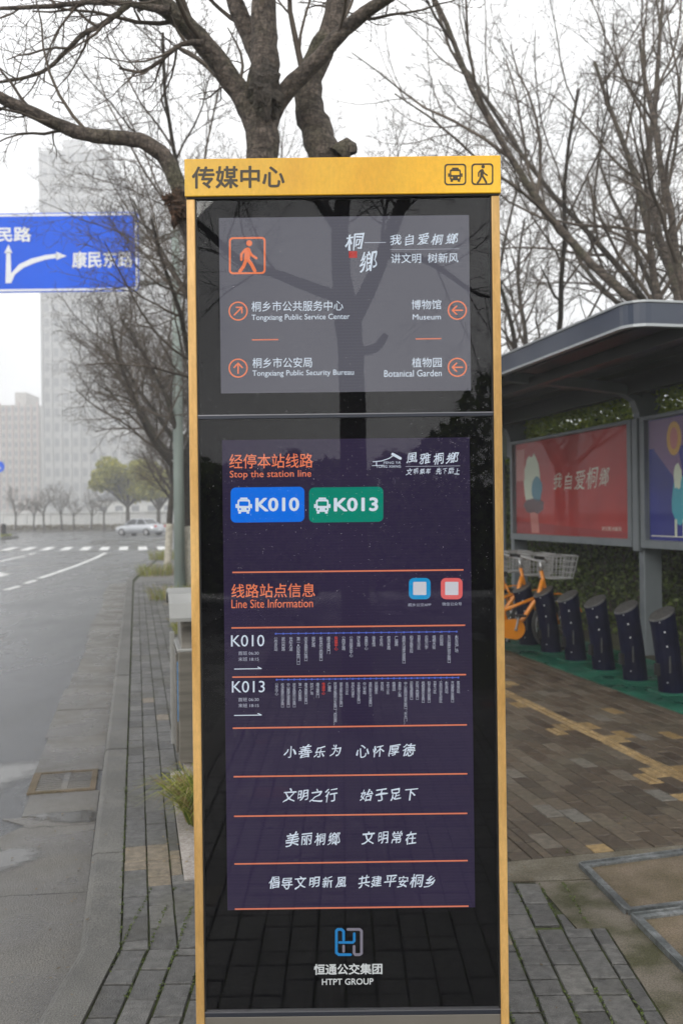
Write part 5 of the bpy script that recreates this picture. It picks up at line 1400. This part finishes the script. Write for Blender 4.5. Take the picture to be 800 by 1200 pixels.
# ------------------------------------------------------------------ green strip, docks, bicycles
mb = MB(); mb.prism([P2(4.5, 3.985), P2(4.5, 5.1), P2(15.5, 5.1), P2(15.5, 3.985)][::1], -0.05, 0.006)
tag(mb.build('green_dock_strip', M['green_paint']), kind='structure')
mb = MB(); mb.prism([P2(3.0, 5.105), P2(3.0, 9), P2(30, 9), P2(30, 5.105)], -0.05, 0.003)
tag(mb.build('planting_bed', M['soil']), kind='structure')
def dock(seed):
    root = empty('bike_dock', (0, 0, 0), 'x', 'bike dock', 'navy bike docking posts on the green strip')
    n = 20; r_ = 0.105; m = MB(); vs, fs = [], []
    hs = [0.0, 0.03, 0.22, 0.42, 0.55]
    def ringp(z, rr, sx): return [Vector((0, 0, 0)) - VD * sx + (VD * math.cos(2 * PI * k / n) + UD * math.sin(2 * PI * k / n)) * rr + UP * z for k in range(n)]
    for z in hs: vs += ringp(z, r_ * (1.03 if z < 0.1 else 1.0), 0.0 + 0.085 * (z / 0.66) ** 1.3)
    top = []
    for k in range(n):
        a = 2 * PI * k / n; z = 0.655 + 0.055 * math.cos(a) + 0.01 * math.sin(a)
        top.append(-VD * 0.085 + (VD * math.cos(a) + UD * math.sin(a)) * r_ + UP * z)
    vs += top
    R = len(hs) + 1
    for i in range(R - 1):
        for k in range(n): fs.append((i * n + k, i * n + (k + 1) % n, (i + 1) * n + (k + 1) % n, (i + 1) * n + k))
    fs.append(tuple(range((R - 1) * n, R * n)))
    m.add(vs, fs); m.build('body', M['dock'], root, smooth=False, bevel=0.003, off=False)
    tn = [p + UP * 0.002 for p in top]; c = sum(tn, Vector()) / n
    t2 = [c + (p - c) * 0.93 + UP * 0.012 for p in tn]
    m = MB(); m.add(tn + t2, [(k, (k + 1) % n, n + (k + 1) % n, n + k) for k in range(n)] + [tuple(range(n, 2 * n))]); m.build('cap', M['dock_cap'], root, off=False)
    f_ = (-UD * 0.9 - VD * 0.4).normalized()
    for z, o in ((0.52, 0.075), (0.40, 0.055)):
        q = -VD * o + f_ * (r_ + 0.001); m = MB(); m.box(q + UP * z, (0.006, 0.004, 0.006), (f_.cross(UP), f_, UP)); m.build('indicator_lamp', M['white_paint'], root, off=False)
    q = -VD * 0.03 + f_ * (r_ + 0.001); MB().box(q + UP * 0.25, (0.006, 0.003, 0.07), (f_.cross(UP), f_, UP)).build('scuff_label', M['dock_cap'], root, off=False)
    q = -VD * (0.065 + r_)
    MB().box(q + VD * 0.035 + UP * 0.20, (0.012, 0.03, 0.05), (VD, UD, UP)).build('wheel_slot', M['dark'], root, off=False)
    for zz_ in (0.10, 0.60): MB().box(-VD * (0.02 if zz_ < .3 else 0.085) + f_ * (r_ + 0.0015) + f_.cross(UP) * 0.03 + UP * zz_, (0.005, 0.003, 0.005), (f_.cross(UP), f_, UP)).build('screw', M['chrome'], root, off=False)
    MB().box(Vector((0, 0, 0.006)), (0.14, 0.14, 0.004), (UD, VD, UP)).build('base_plate', M['green_paint'], root, off=False)
    return root
dk = dock(1)
dlab = ['nearest navy bike dock at the frame edge, a pale label on its side', 'second navy bike dock from the frame edge, in front of the shelter post', 'third navy bike dock from the frame edge, empty, before dark hedge', 'fourth navy bike dock from the frame edge, beside the docked bicycle baskets', 'navy bike dock with a bicycle basket directly above its cap', 'farthest navy bike dock in view, half behind the orange bicycle frame']
for i in range(6):
    loc = uv(7.10 + i * 0.585, 4.36, 0.006)
    if i == 0: d = dk; d.location = loc; d['label'] = dlab[0]
    else: copy_tree(dk, dlab[i], loc, rng.uniform(-0.03, 0.03))
    
def bicycle():
    """built in local x (forward), y (side), z up; front axle at x = 0.52"""
    root = empty('bicycle', (0, 0, 0), 'x', 'bicycle', 'orange shared bicycles in the docks')
    def mk(name, f, mt, par=root, sm=False, **k): m = MB(); f(m); return m.build(name, mt, par, smooth=sm, off=False)
    def torus(m, c, R, r_, n=28, k=8):
        vs, fs = [], []
        for i in range(n):
            a = 2 * PI * i / n
            for j in range(k):
                b = 2 * PI * j / k; vs.append((c[0] + (R + r_ * math.cos(b)) * math.cos(a), c[1] + r_ * math.sin(b), c[2] + (R + r_ * math.cos(b)) * math.sin(a)))
        for i in range(n):
            for j in range(k): fs.append((i * k + j, ((i + 1) % n) * k + j, ((i + 1) % n) * k + (j + 1) % k, i * k + (j + 1) % k))
        m.add(vs, fs)
    for wx in (0.52, -0.50):
        w_ = mk('wheel', lambda m: torus(m, (wx, 0, 0.30), 0.275, 0.024), M['rubber'], sm=True)
        mk('rim', lambda m: torus(m, (wx, 0, 0.30), 0.248, 0.009), M['chrome'], w_)
        def sp(m):
            for k in range(14): a = 2 * PI * k / 14; m.tube([(wx, 0.02 * (-1) ** k, 0.30), (wx + math.cos(a) * 0.245, 0, 0.30 + math.sin(a) * 0.245)], 0.0016, 3)
            m.tube([(wx, -0.05, 0.30), (wx, 0.05, 0.30)], 0.022, 8)
        mk('spokes', sp, M['chrome'], w_)
    def frame(m):
        m.tube([(0.36, 0, 0.78), (0.31, 0, 0.62), (0.12, 0, 0.36), (0.0, 0, 0.28), (-0.10, 0, 0.27)], 0.026, 8)
        m.tube([(-0.04, 0, 0.27), (-0.14, 0, 0.55), (-0.18, 0, 0.68)], 0.02, 8)
        for s in (-0.05, 0.05):
            m.tube([(-0.06, s * 0.5, 0.27), (-0.50, s, 0.30)], 0.013, 6); m.tube([(-0.15, s * 0.3, 0.55), (-0.50, s, 0.30)], 0.011, 6)
        m.tube([(0.30, 0, 0.60), (-0.13, 0, 0.46)], 0.018, 8)
    mk('frame', frame, M['orange'], sm=True)
    def fork(m):
        m.tube([(0.345, 0, 0.88), (0.40, 0, 0.64)], 0.02, 8)
        for s in (-0.055, 0.055): m.tube([(0.40, s * 0.6, 0.65), (0.44, s, 0.55), (0.52, s, 0.30)], 0.015, 6)
    mk('fork', fork, M['orange'], sm=True)
    def fender(m, wx, a0, a1):
        n = 12; vs, fs = [], []
        for i in range(n + 1):
            a = math.radians(a0 + (a1 - a0) * i / n)
            for s in (-0.03, 0.03): vs.append((wx + math.cos(a) * 0.322, s, 0.30 + math.sin(a) * 0.322))
            vs.append((wx + math.cos(a) * 0.334, 0, 0.30 + math.sin(a) * 0.334))
        for i in range(n): fs += [(3 * i, 3 * i + 3, 3 * i + 5, 3 * i + 2), (3 * i + 2, 3 * i + 5, 3 * i + 4, 3 * i + 1)]
        m.add(vs, fs)
    mk('mudguard', lambda m: fender(m, 0.52, 20, 130), M['orange']); mk('mudguard', lambda m: fender(m, -0.50, 30, 170), M['orange'])
    def guard(m):
        pts = [(0.0 + 0.11 * math.cos(a), 0.27 + 0.11 * math.sin(a)) for a in [math.radians(x) for x in range(-90, 91, 20)]] + [(-0.50 + 0.05 * math.cos(a), 0.30 + 0.05 * math.sin(a)) for a in [math.radians(x) for x in range(90, 271, 30)]]
        n = len(pts)
        m.add([(x, -0.075, z) for x, z in pts] + [(x, -0.05, z) for x, z in pts], [tuple(range(n)), tuple(range(2 * n - 1, n - 1, -1))] + [(i, n + i, n + (i + 1) % n, (i + 1) % n) for i in range(n)])
    mk('chain_guard', guard, M['orange'])
    def crank(m):
        m.tube([(0.0, -0.085, 0.27), (0.03, -0.095, 0.42)], 0.011, 6); m.tube([(0, 0.07, 0.27), (-0.03, 0.085, 0.12)], 0.011, 6); m.tube([(0, -0.09, 0.27), (0, 0.08, 0.27)], 0.018, 8)
    ck = mk('crank', crank, M['chrome'])
    mk('pedal', lambda m: m.box((0.03, -0.14, 0.42), (0.045, 0.045, 0.012)), M['rubber'], ck); mk('pedal', lambda m: m.box((-0.03, 0.13, 0.12), (0.045, 0.045, 0.012)), M['rubber'], ck)
    mk('seat_post', lambda m: m.tube([(-0.175, 0, 0.66), (-0.21, 0, 0.84)], 0.013, 8), M['chrome'])
    def seat(m):
        pts = [(-0.34, 0.085), (-0.30, 0.10), (-0.22, 0.07), (-0.12, 0.03), (-0.06, 0.022)]
        pl = [(x, y) for x, y in pts] + [(x, -y) for x, y in reversed(pts)]
        m.prism(pl, 0.83, 0.885)
    s_ = mk('saddle', seat, M['rubber'])
    def bars(m):
        m.tube([(0.35, 0, 0.87), (0.335, 0, 0.98)], 0.016, 8)
        m.tube([(0.18, -0.29, 1.04), (0.24, -0.27, 1.03), (0.34, -0.14, 0.99), (0.35, 0, 0.985), (0.34, 0.14, 0.99), (0.24, 0.27, 1.03), (0.18, 0.29, 1.04)], 0.011, 8)
    hb = mk('handlebar', bars, M['chrome'], sm=True)
    for s in (-1, 1): mk('grip', lambda m: m.tube([(0.12, 0.30 * s, 1.045), (0.23, 0.273 * s, 1.032)], 0.018, 8), M['rubber'], hb)
    def basket(m):
        def rc(z, k): return [(0.40 - 0.02 * k, -0.15 - .03 * k), (0.64 + 0.05 * k, -0.15 - .03 * k), (0.64 + 0.05 * k, 0.15 + .03 * k), (0.40 - 0.02 * k, 0.15 + .03 * k)]
        for i in range(5):
            k = i / 4; z = 0.80 + 0.24 * k; c = rc(z, k)
            for q in range(4): a, b = c[q], c[(q + 1) % 4]; m.tube([(a[0], a[1], z), (b[0], b[1], z)], 0.008 if i in (0, 4) else 0.005, 4)
        lo, hi = rc(0, 0), rc(0, 1)
        for q in range(4):
            for t in range(6):
                t_ = t / 6; a = Vector((*lo[q], 0.80)).lerp(Vector((*lo[(q + 1) % 4], 0.80)), t_); b = Vector((*hi[q], 1.04)).lerp(Vector((*hi[(q + 1) % 4], 1.04)), t_); m.tube([a, b], 0.005, 4)
        for t in range(1, 6): m.tube([(0.40 + 0.24 * t / 6, -0.15, 0.80), (0.40 + 0.24 * t / 6, 0.15, 0.80)], 0.005, 4)
    mk('basket', basket, M['wire'])
    mk('basket_panel', lambda m: m.box((0.705, 0, 0.93), (0.005, 0.12, 0.07)), M['dock_cap'])
    mk('kickstand', lambda m: m.tube([(-0.12, 0.06, 0.26), (-0.2, 0.16, 0.01)], 0.009, 6), M['chrome'])
    return root
bk = bicycle()
def copy_deep(o, label, loc, rot):
    c = o.copy(); C.objects.link(c); c['label'] = label; c.location = loc; c.rotation_euler = rot
    for ch in o.children:
        d = ch.copy(); C.objects.link(d); d.parent = c
        for g_ in ch.children:
            e = g_.copy(); C.objects.link(e); e.parent = d
    return c
aV = math.atan2(VD.y, VD.x)
bk['label'] = 'orange shared bicycle nearest in the row, chain guard and crank showing past the gold frame'
bk.location = uv(9.47, 3.93, 0.006); bk.rotation_euler = (0, 0, aV + 0.05)
copy_deep(bk, 'orange shared bicycle with its basket above the farthest dock in view', uv(10.06, 3.93, 0.006), (0, 0, aV - 0.04))
copy_deep(bk, 'orange shared bicycle farthest along the row, only its handlebar end past the gold frame', uv(10.65, 3.93, 0.006), (0, 0, aV + 0.08))

# ------------------------------------------------------------------ road markings
def mark(name, poly, z=0.004):
    me = bpy.data.meshes.new(name); me.from_pydata([(x, y, RZ + z) for x, y in poly], [], [tuple(range(len(poly)))]); me.update()
    if parea(poly) < 0: me.flip_normals()
    return link(name, me, road, M['paint'])
def gp_(x, y):
    X, Y = deroll(x, y); d = (CAMZ - RZ) * FPX / (Y - 600); return ((X - 400) / FPX * d, d)
for k in range(-2, 9):
    x = 12 + 22.2 * k; c = gp_(x, 643.2 - 0.004 * x)
    u2 = UD * 2.3; n2 = VD * 0.21
    c = Vector((*c, 0))
    q = [c - u2 * 1.0 - n2, c - u2 + n2, c + u2 + n2, c + u2 - n2]
    mark('crosswalk_stripe', [(p.x, p.y) for p in q])
def mline(pts, wdt):
    P = [Vector((*gp_(x, y), 0)) for x, y in pts]
    l, r_ = [], []
    for i, p in enumerate(P):
        t = (P[min(i + 1, len(P) - 1)] - P[max(i - 1, 0)]).normalized(); n_ = Vector((-t.y, t.x, 0)) * wdt / 2; l.append(p + n_); r_.append(p - n_)
    mark('lane_line', [(p.x, p.y) for p in l + r_[::-1]])
mline([(46, 678), (70, 670), (95, 661), (112, 654), (124, 648)], 0.16)
mline([(30, 684), (42, 680)], 0.16); mline([(7, 691.5), (23, 687)], 0.16)
mline([(0, 658.5), (14, 655), (30, 651.5)], 0.16); mline([(34, 650), (42, 648)], 0.16)
mline([(-4, 676), (10, 672)], 0.3); mline([(-4, 671), (10, 672.6)], 0.25)
# ------------------------------------------------------------------ car
def car():
    root = empty('parked_car', (0, 0, 0), 'silver saloon car crossing at the far end of the road', 'car')
    # sections along x: (x, half width bottom, sill z, belt z, half width belt)
    xs = [(-2.10, .62, .42, .70, .60), (-2.05, .78, .28, .86, .74), (-1.6, .84, .22, .94, .80), (-0.9, .85, .20, .93, .82), (0.2, .85, .20, .91, .82), (0.95, .85, .20, .88, .80), (1.5, .83, .22, .82, .76), (1.98, .76, .28, .70, .68), (2.10, .60, .40, .58, .56)]
    vs, fs = [], []
    for x, wb, z0, z1, wt in xs: vs += [(x, -wb * .95, z0), (x, -wb, (z0 + z1) / 2), (x, -wt, z1), (x, 0, z1 + 0.03), (x, wt, z1), (x, wb, (z0 + z1) / 2), (x, wb * .95, z0)]
    k = 7
    for i in range(len(xs) - 1):
        for j in range(k): fs.append((i * k + j, i * k + (j + 1) % k, (i + 1) * k + (j + 1) % k, (i + 1) * k + j))
    fs += [tuple(range(k - 1, -1, -1)), tuple((len(xs) - 1) * k + j for j in range(k))]
    body = MB().add(vs, fs).build('body', M['car_paint'], root, smooth=True, off=False)
    def cab(x0, x1, x2, x3, zb, zt, wb, wt): return [(x0, -wb, zb), (x1, -wt, zt), (x2, -wt, zt), (x3, -wb, zb), (x0, wb, zb), (x1, wt, zt), (x2, wt, zt), (x3, wb, zb)]
    f8 = [(0, 1, 2, 3), (7, 6, 5, 4), (0, 4, 5, 1), (3, 2, 6, 7), (1, 5, 6, 2), (0, 3, 7, 4)]
    MB().add(cab(-1.35, -0.75, 0.35, 1.05, .92, 1.36, .76, .60), f8).build('window_band', M['car_glass'], root, off=False)
    MB().add(cab(-0.80, -0.72, 0.32, 0.42, 1.345, 1.41, .615, .58), f8).build('roof', M['car_paint'], root, bevel=0.03, off=False)
    for x0, x1, z0, z1 in ((-1.38, -0.76, .9, 1.38), (-0.22, -0.2, .9, 1.38), (1.07, 0.37, .9, 1.38)):
        for s in (-1, 1): m = MB(); m.tube([(x0, .775 * s, z0), (x1, .605 * s, z1)], 0.035, 6); m.build('pillar', M['car_paint'], root, off=False)
    for x in (-1.28, 1.30):
        for s in (-1, 1):
            m = MB(); m.tube([(x, s * .62, .31), (x, s * .86, .31)], 0.31, 20); w_ = m.build('wheel', M['rubber'], root, off=False)
            m = MB(); m.tube([(x, s * .84, .31), (x, s * .875, .31)], 0.19, 14); m.build('rim', M['chrome'], w_, off=False)
    for s in (-1, 1):
        MB().box((-2.06, s * .60, .78), (.05, .14, .09)).build('tail_lamp', M['tail'], root, bevel=0.02, off=False)
        MB().box((2.0, s * .56, .64), (.07, .16, .06)).build('headlamp', M['sign_white'], root, bevel=0.02, off=False)
        MB().box((0.75, s * .90, .97), (.06, .09, .06)).build('wing_mirror', M['car_paint'], root, bevel=0.02, off=False)
    MB().box((-2.09, 0, .50), (.03, .26, .07)).build('number_plate', M['sign_white'], root, off=False)
    return root
cr_ = car()
cp = at(168, 629, 75); cr_.location = (cp.x, 74, RZ); cr_.rotation_euler.z = math.radians(180 - 28)
cr_.scale = (0.95,) * 3

# ------------------------------------------------------------------ far wall, trees, hedge
fw = empty('boundary_wall', (-30, 101, -0.12), 'long white boundary wall with pillars at the far side of the junction', 'wall')
pbm = MB().bb((-2.05, 0, 0), (0, 0, 0))
x = -62.0; k = 0
while x < -14:
    c_ = rng.random(); mt = M['pink'] if (x < -36 and (k % 5) in (1, 3)) else M['white_paint']
    if k == 8: mt = mat('pale_blue_banner', (0.35, 0.5, 0.65), rough=0.8)
    MB().bb((x + 0.2, 100.9, -0.13), (x + 2.35, 101.05, 1.75)).build('panel', mt, fw)
    MB().bb((x - 0.18, 100.8, -0.13), (x + 0.18, 101.15, 2.0)).build('pillar', M['white_paint'], fw)
    x += 2.55; k += 1
MB().bb((-62, 100.7, 1.76), (-14, 101.2, 1.9)).build('coping', M['white_paint'], fw)
mb = MB(); mb.prism([(-70, 94), (-8, 94), (-8, 100.6), (-70, 100.6)], RZ - 0.01, 0.02)
tag(mb.build('far_verge', M['gutter']), kind='structure')
r = np.random.RandomState(4); n = 9000
P = np.stack([r.uniform(-62, -14, n), 97.5 + r.normal(size=n) * 0.4, 0.02 + r.rand(n) ** 1.2 * 0.55], axis=1)
tag(leaves('low_hedge', P, 0.12, leaf_mat('brown_hedge_leaf', (0.12, 0.08, 0.04), (0.2, 0.17, 0.08)), None, 5), 'low brownish clipped hedge running in front of the white boundary wall', 'hedge', kind='stuff')
FP = dict(KP); FP.update(max=4, kids=[5, 7, 5, 3], rmin=0.012); FP['wig'] = [0.04, 0.1, 0.15, 0.2, 0.2]
g3 = 'small bare trees along the far wall'
f0 = bare_tree(51, 2.0, 0.11, FP, M['bark_dark'], 'x', g3, (0, 0, 0), 0, False, twig_m=M['twig'])
pl8 = [18, 36, 52, 69, 86, 104, 122]
fl = ['leftmost of the small bare trees along the far white wall', 'second small bare tree from the left along the far wall', 'small bare tree by the pink banner, third from the left along the far wall', 'middle one of the small bare trees along the far wall, fourth from the left', 'fifth small bare tree from the left along the far wall', 'small bare tree just left of the evergreen, along the far wall', 'small bare tree under the left side of the evergreen crown']
for i, xx in enumerate(pl8):
    p = at(xx, 600, 95); loc = (p.x, 95 + (i % 2), 0)
    if i == 0: f0.location = loc; f0['label'] = fl[0]; f0.scale = (1.0,) * 3
    else: copy_tree(f0, fl[i], loc, i * 1.3, 0.85 + 0.08 * (i % 4))
def crown_tree(name, p, crown_r, zc, n, seed, label, th):
    root = empty(name, p, label, 'tree', 'evergreen trees by the far wall'); r = np.random.RandomState(seed); cs = []
    for k in range(30):
        a = r.uniform(0, 2 * PI); rr = crown_r * math.sqrt(r.rand()) * 0.8; z = zc + crown_r * 0.62 * r.uniform(-0.75, 0.9) * (1 - 0.5 * (rr / crown_r) ** 2)
        cs.append((p[0] + math.cos(a) * rr, p[1] + math.sin(a) * rr, z, crown_r * r.uniform(0.16, 0.36)))
    pts = []
    for c in cs:
        m_ = n // len(cs); d = r.normal(size=(m_, 3)); d /= np.linalg.norm(d, axis=1, keepdims=True)
        pts.append(np.array(c[:3]) + d * (c[3] * (0.55 + 0.5 * r.rand(m_, 1))) * np.array([1, 1, 0.75]))
    leaves('crown', np.concatenate(pts), 0.15, M['evergreen'], root, seed, 0.5)
    m = MB(); m.tube([p, (p[0], p[1], zc * 0.5), (p[0] + 0.1, p[1], zc)], [0.22, 0.17, 0.1], 8)
    for k in range(6): c = cs[k]; m.tube([(p[0], p[1], zc * 0.45), ((p[0] + c[0]) / 2, (p[1] + c[1]) / 2, zc * 0.7), c[:3]], [0.12, 0.08, 0.03], 6)
    m.build('trunk', M['bark_dark'], root)
    return root
e1 = at(150, 612, 90); crown_tree('evergreen_tree', (e1.x, 90, 0), 3.9, 5.0, 18000, 3, 'larger round yellow-green evergreen tree behind the silver car', 0)
e2 = at(186, 612, 86); crown_tree('evergreen_tree', (e2.x, 86, 0), 2.3, 4.2, 6000, 6, 'smaller darker yellow-green evergreen half behind the kerb tree trunk', 0)
# low house behind the wall
hz_ = empty('low_house', (-22, 112, 0), 'low white house with a grey pitched roof behind the far wall', 'house')
hx0, hx1 = at(112, 600, 112).x, at(206, 600, 112).x
MB().bb((hx0, 112, 0), (hx1, 122, 3.3)).build('wall', M['white_paint'], hz_)
xm = (hx0 + hx1) / 2
MB().extr([(hx0 - 0.4, 0, 3.302), (hx1 + 0.4, 0, 3.302), (xm + 0.8, 0, 5.4), (xm - 0.8, 0, 5.4)], (0, 111.6, 0), (0, 122.4, 0)).build('roof', M['roof_grey'], hz_)
for k in range(5):
    xx = hx0 + 0.9 + k * (hx1 - hx0 - 1.8) / 4
    MB().bb((xx - 0.45, 111.93, 1.2), (xx + 0.45, 111.995, 2.6)).build('window', M['window'], hz_)
# median planter and round blue sign at the far left
mi = empty('median_island', (-25.5, 66, RZ), 'small kerbed traffic island with grass and a red marker at the frame edge', 'traffic island')
ipx = at(-4, 624, 68)
cx0 = at(14, 620, 68).x
MB().bb((cx0 - 6, 66.5, RZ), (cx0, 69.5, RZ + 0.18)).build('kerb', M['kerb'], mi, bevel=0.03)
r = np.random.RandomState(14); n = 1500
P = np.stack([r.uniform(cx0 - 5.8, cx0 - 0.3, n), r.uniform(66.8, 69.2, n), RZ + 0.2 + r.rand(n) * 0.15], axis=1); leaves('grass', P, 0.1, M['grass'], mi, 5)
MB().bb((cx0 - 2.6, 67.2, RZ + 0.18), (cx0 - 0.9, 68.6, RZ + 1.0)).build('planter_box', mat('brown_planter', (0.18, 0.09, 0.07), (0.25, 0.13, 0.1), scale=2, rough=0.8), mi, bevel=0.05)
MB().bb((cx0 - 0.6, 67.6, RZ + 0.18), (cx0 - 0.35, 67.85, RZ + 1.1)).build('marker_post', M['dark'], mi)
rs = empty('round_sign', (at(-1, 600, 60).x, 60, RZ), 'small round blue direction sign on a thin post at the frame edge', 'traffic sign')
q = at(-1, 547, 60)
m = MB(); m.tube([(q.x, 60.06, RZ), (q.x, 60.06, q.z + 0.3)], 0.04, 8); m.build('post', M['trim'], rs)
m = MB(); m.tube([(q.x, 59.96, q.z), (q.x, 60.0, q.z)], 0.37, 24); dd = m.build('disc', M['sign_blue'], rs)
m = MB(); m.box((q.x, 59.95, q.z), (0.05, 0.006, 0.2), (Vector((0.7, 0, 0.7)), Vector((0, 1, 0)), Vector((-0.7, 0, 0.7)))); m.build('arrow', M['sign_white'], dd)

# ------------------------------------------------------------------ hazy towers
def tower(name, xpl, xpr, ytop, dist, depth, mt, label, floors, cols, win_w=0.5, recess=(), mt2=None):
    x0, x1 = at(xpl, 600, dist).x, at(xpr, 600, dist).x; H = CAMZ + (600 - ytop) / FPX * dist
    root = empty(name, ((x0 + x1) / 2, dist + depth / 2, 0), label, 'building')
    MB().bb((x0, dist, 0), (x1, dist + depth, H)).build('wall', mt, root)
    fh = (H - 3) / floors; cw = (x1 - x0) / cols
    wm = None
    for i in range(floors):
        for j in range(cols):
            if floors * cols > 300 and i >= 300 // cols: break
            cx_ = x0 + (j + 0.5) * cw; cz = 3 + (i + 0.5) * fh
            if wm is None:
                b = MB().bb((-cw * win_w / 2, -0.12, -fh * 0.28), (cw * win_w / 2, 0.0, fh * 0.28)); o = b.build('window', M['window'], root, off=False); wm = o.data
            else: o = bpy.data.objects.new('window', wm); C.objects.link(o); o.parent = root
            o.location = Vector((cx_, dist - 0.01, cz)) - root.location
    for j in range(cols + 1):
        xx = x0 + j * cw; w2 = cw * 0.09
        MB().bb((xx - w2, dist - 0.5, 0), (xx + w2, dist - 0.005, H + (0.8 if j % 3 == 0 else 0))).build('pilaster', mt2 or mt, root)
    for i in range(floors):
        if i % 2 == 0:
            MB().bb((x0 - 0.1, dist - 0.28, 3 + i * fh - 0.15), (x1 + 0.1, dist - 0.02, 3 + i * fh + 0.15)).build('floor_band', mt, root)
    MB().bb((x0 + (x1 - x0) * 0.3, dist + 3, H), (x0 + (x1 - x0) * 0.6, dist + depth * 0.6, H + 4)).build('roof_plant', mt, root)
    return root
tower('tower_block', 52, 128, 172, 250, 30, M['wall_grey_hazed'], 'tallest pale grey apartment tower fading into mist behind the blue sign', 24, 7)
tower('tower_block', 130, 236, 232, 238, 30, M['wall_grey_hazed'], 'grey apartment tower in mist behind the kerb trees, second tallest', 20, 9)
tower('tower_block', 2, 46, 470, 270, 25, M['wall_cream_hazed'], 'lower cream and pink tower block fading into mist at the frame edge', 12, 6, 0.45, mt2=M['pink'])
tower('tower_block', -60, -6, 440, 205, 20, M['wall_grey_hazed'], 'faint tower beyond the frame edge', 12, 6) if False else None
# ------------------------------------------------------------------ what the glass reflects behind the camera
hb_ = empty('hedge', (0, -13, 0), 'dark shrub bank behind the photographer, seen only as a reflection in the glass', 'hedge')
r = np.random.RandomState(24); n = 22000
xx = r.uniform(-9, 10, n)
top = np.array([2.4 + 1.0 * noise.noise((x_ * 0.35, 1, 1)) + (1.9 * math.exp(-((x_ - 3.2) / 1.6) ** 2)) + 0.4 * noise.noise((x_ * 1.7, 1, 7)) for x_ in xx])
P = np.stack([xx, -12.5 + r.normal(size=n) * 0.5, top * r.rand(n) ** 0.7], axis=1)
leaves('foliage', P, 0.11, M['hedge'], hb_, 7)
MB().bb((-9, -13.4, 0), (10, -13.1, 2.0)).build('shrub_shade_core', M['moss'], hb_)  # dark filler box, gives the shrubs a shaded inside and blocks gaps

# ------------------------------------------------------------------ haze
m = bpy.data.materials.new('haze'); m.use_nodes = True; t = m.node_tree; t.nodes.clear()
o = t.nodes.new('ShaderNodeOutputMaterial'); v = t.nodes.new('ShaderNodeVolumePrincipled')
v.inputs['Color'].default_value = (0.985, 0.99, 1.0, 1); v.inputs['Density'].default_value = 0.0027
t.links.new(v.outputs[0], o.inputs['Volume'])
hz = MB().bb((-230, -60, -1.2), (230, 320, 125)).build('haze', m)
tag(hz, kind='stuff', label='pale mist filling the air over the whole street', cat='haze')
# weed sprigs on the header
for xs_ in (240, 562):
    p = Vector((TX(xs_), FY + 0.03, zt)); e = empty('weed_sprig', p, 'tiny dry weed on the header, above the ' + ('station name' if xs_ < 400 else 'walking symbol'), 'weed')
    sprig(p, rng).build('stems', M['burl'], e)
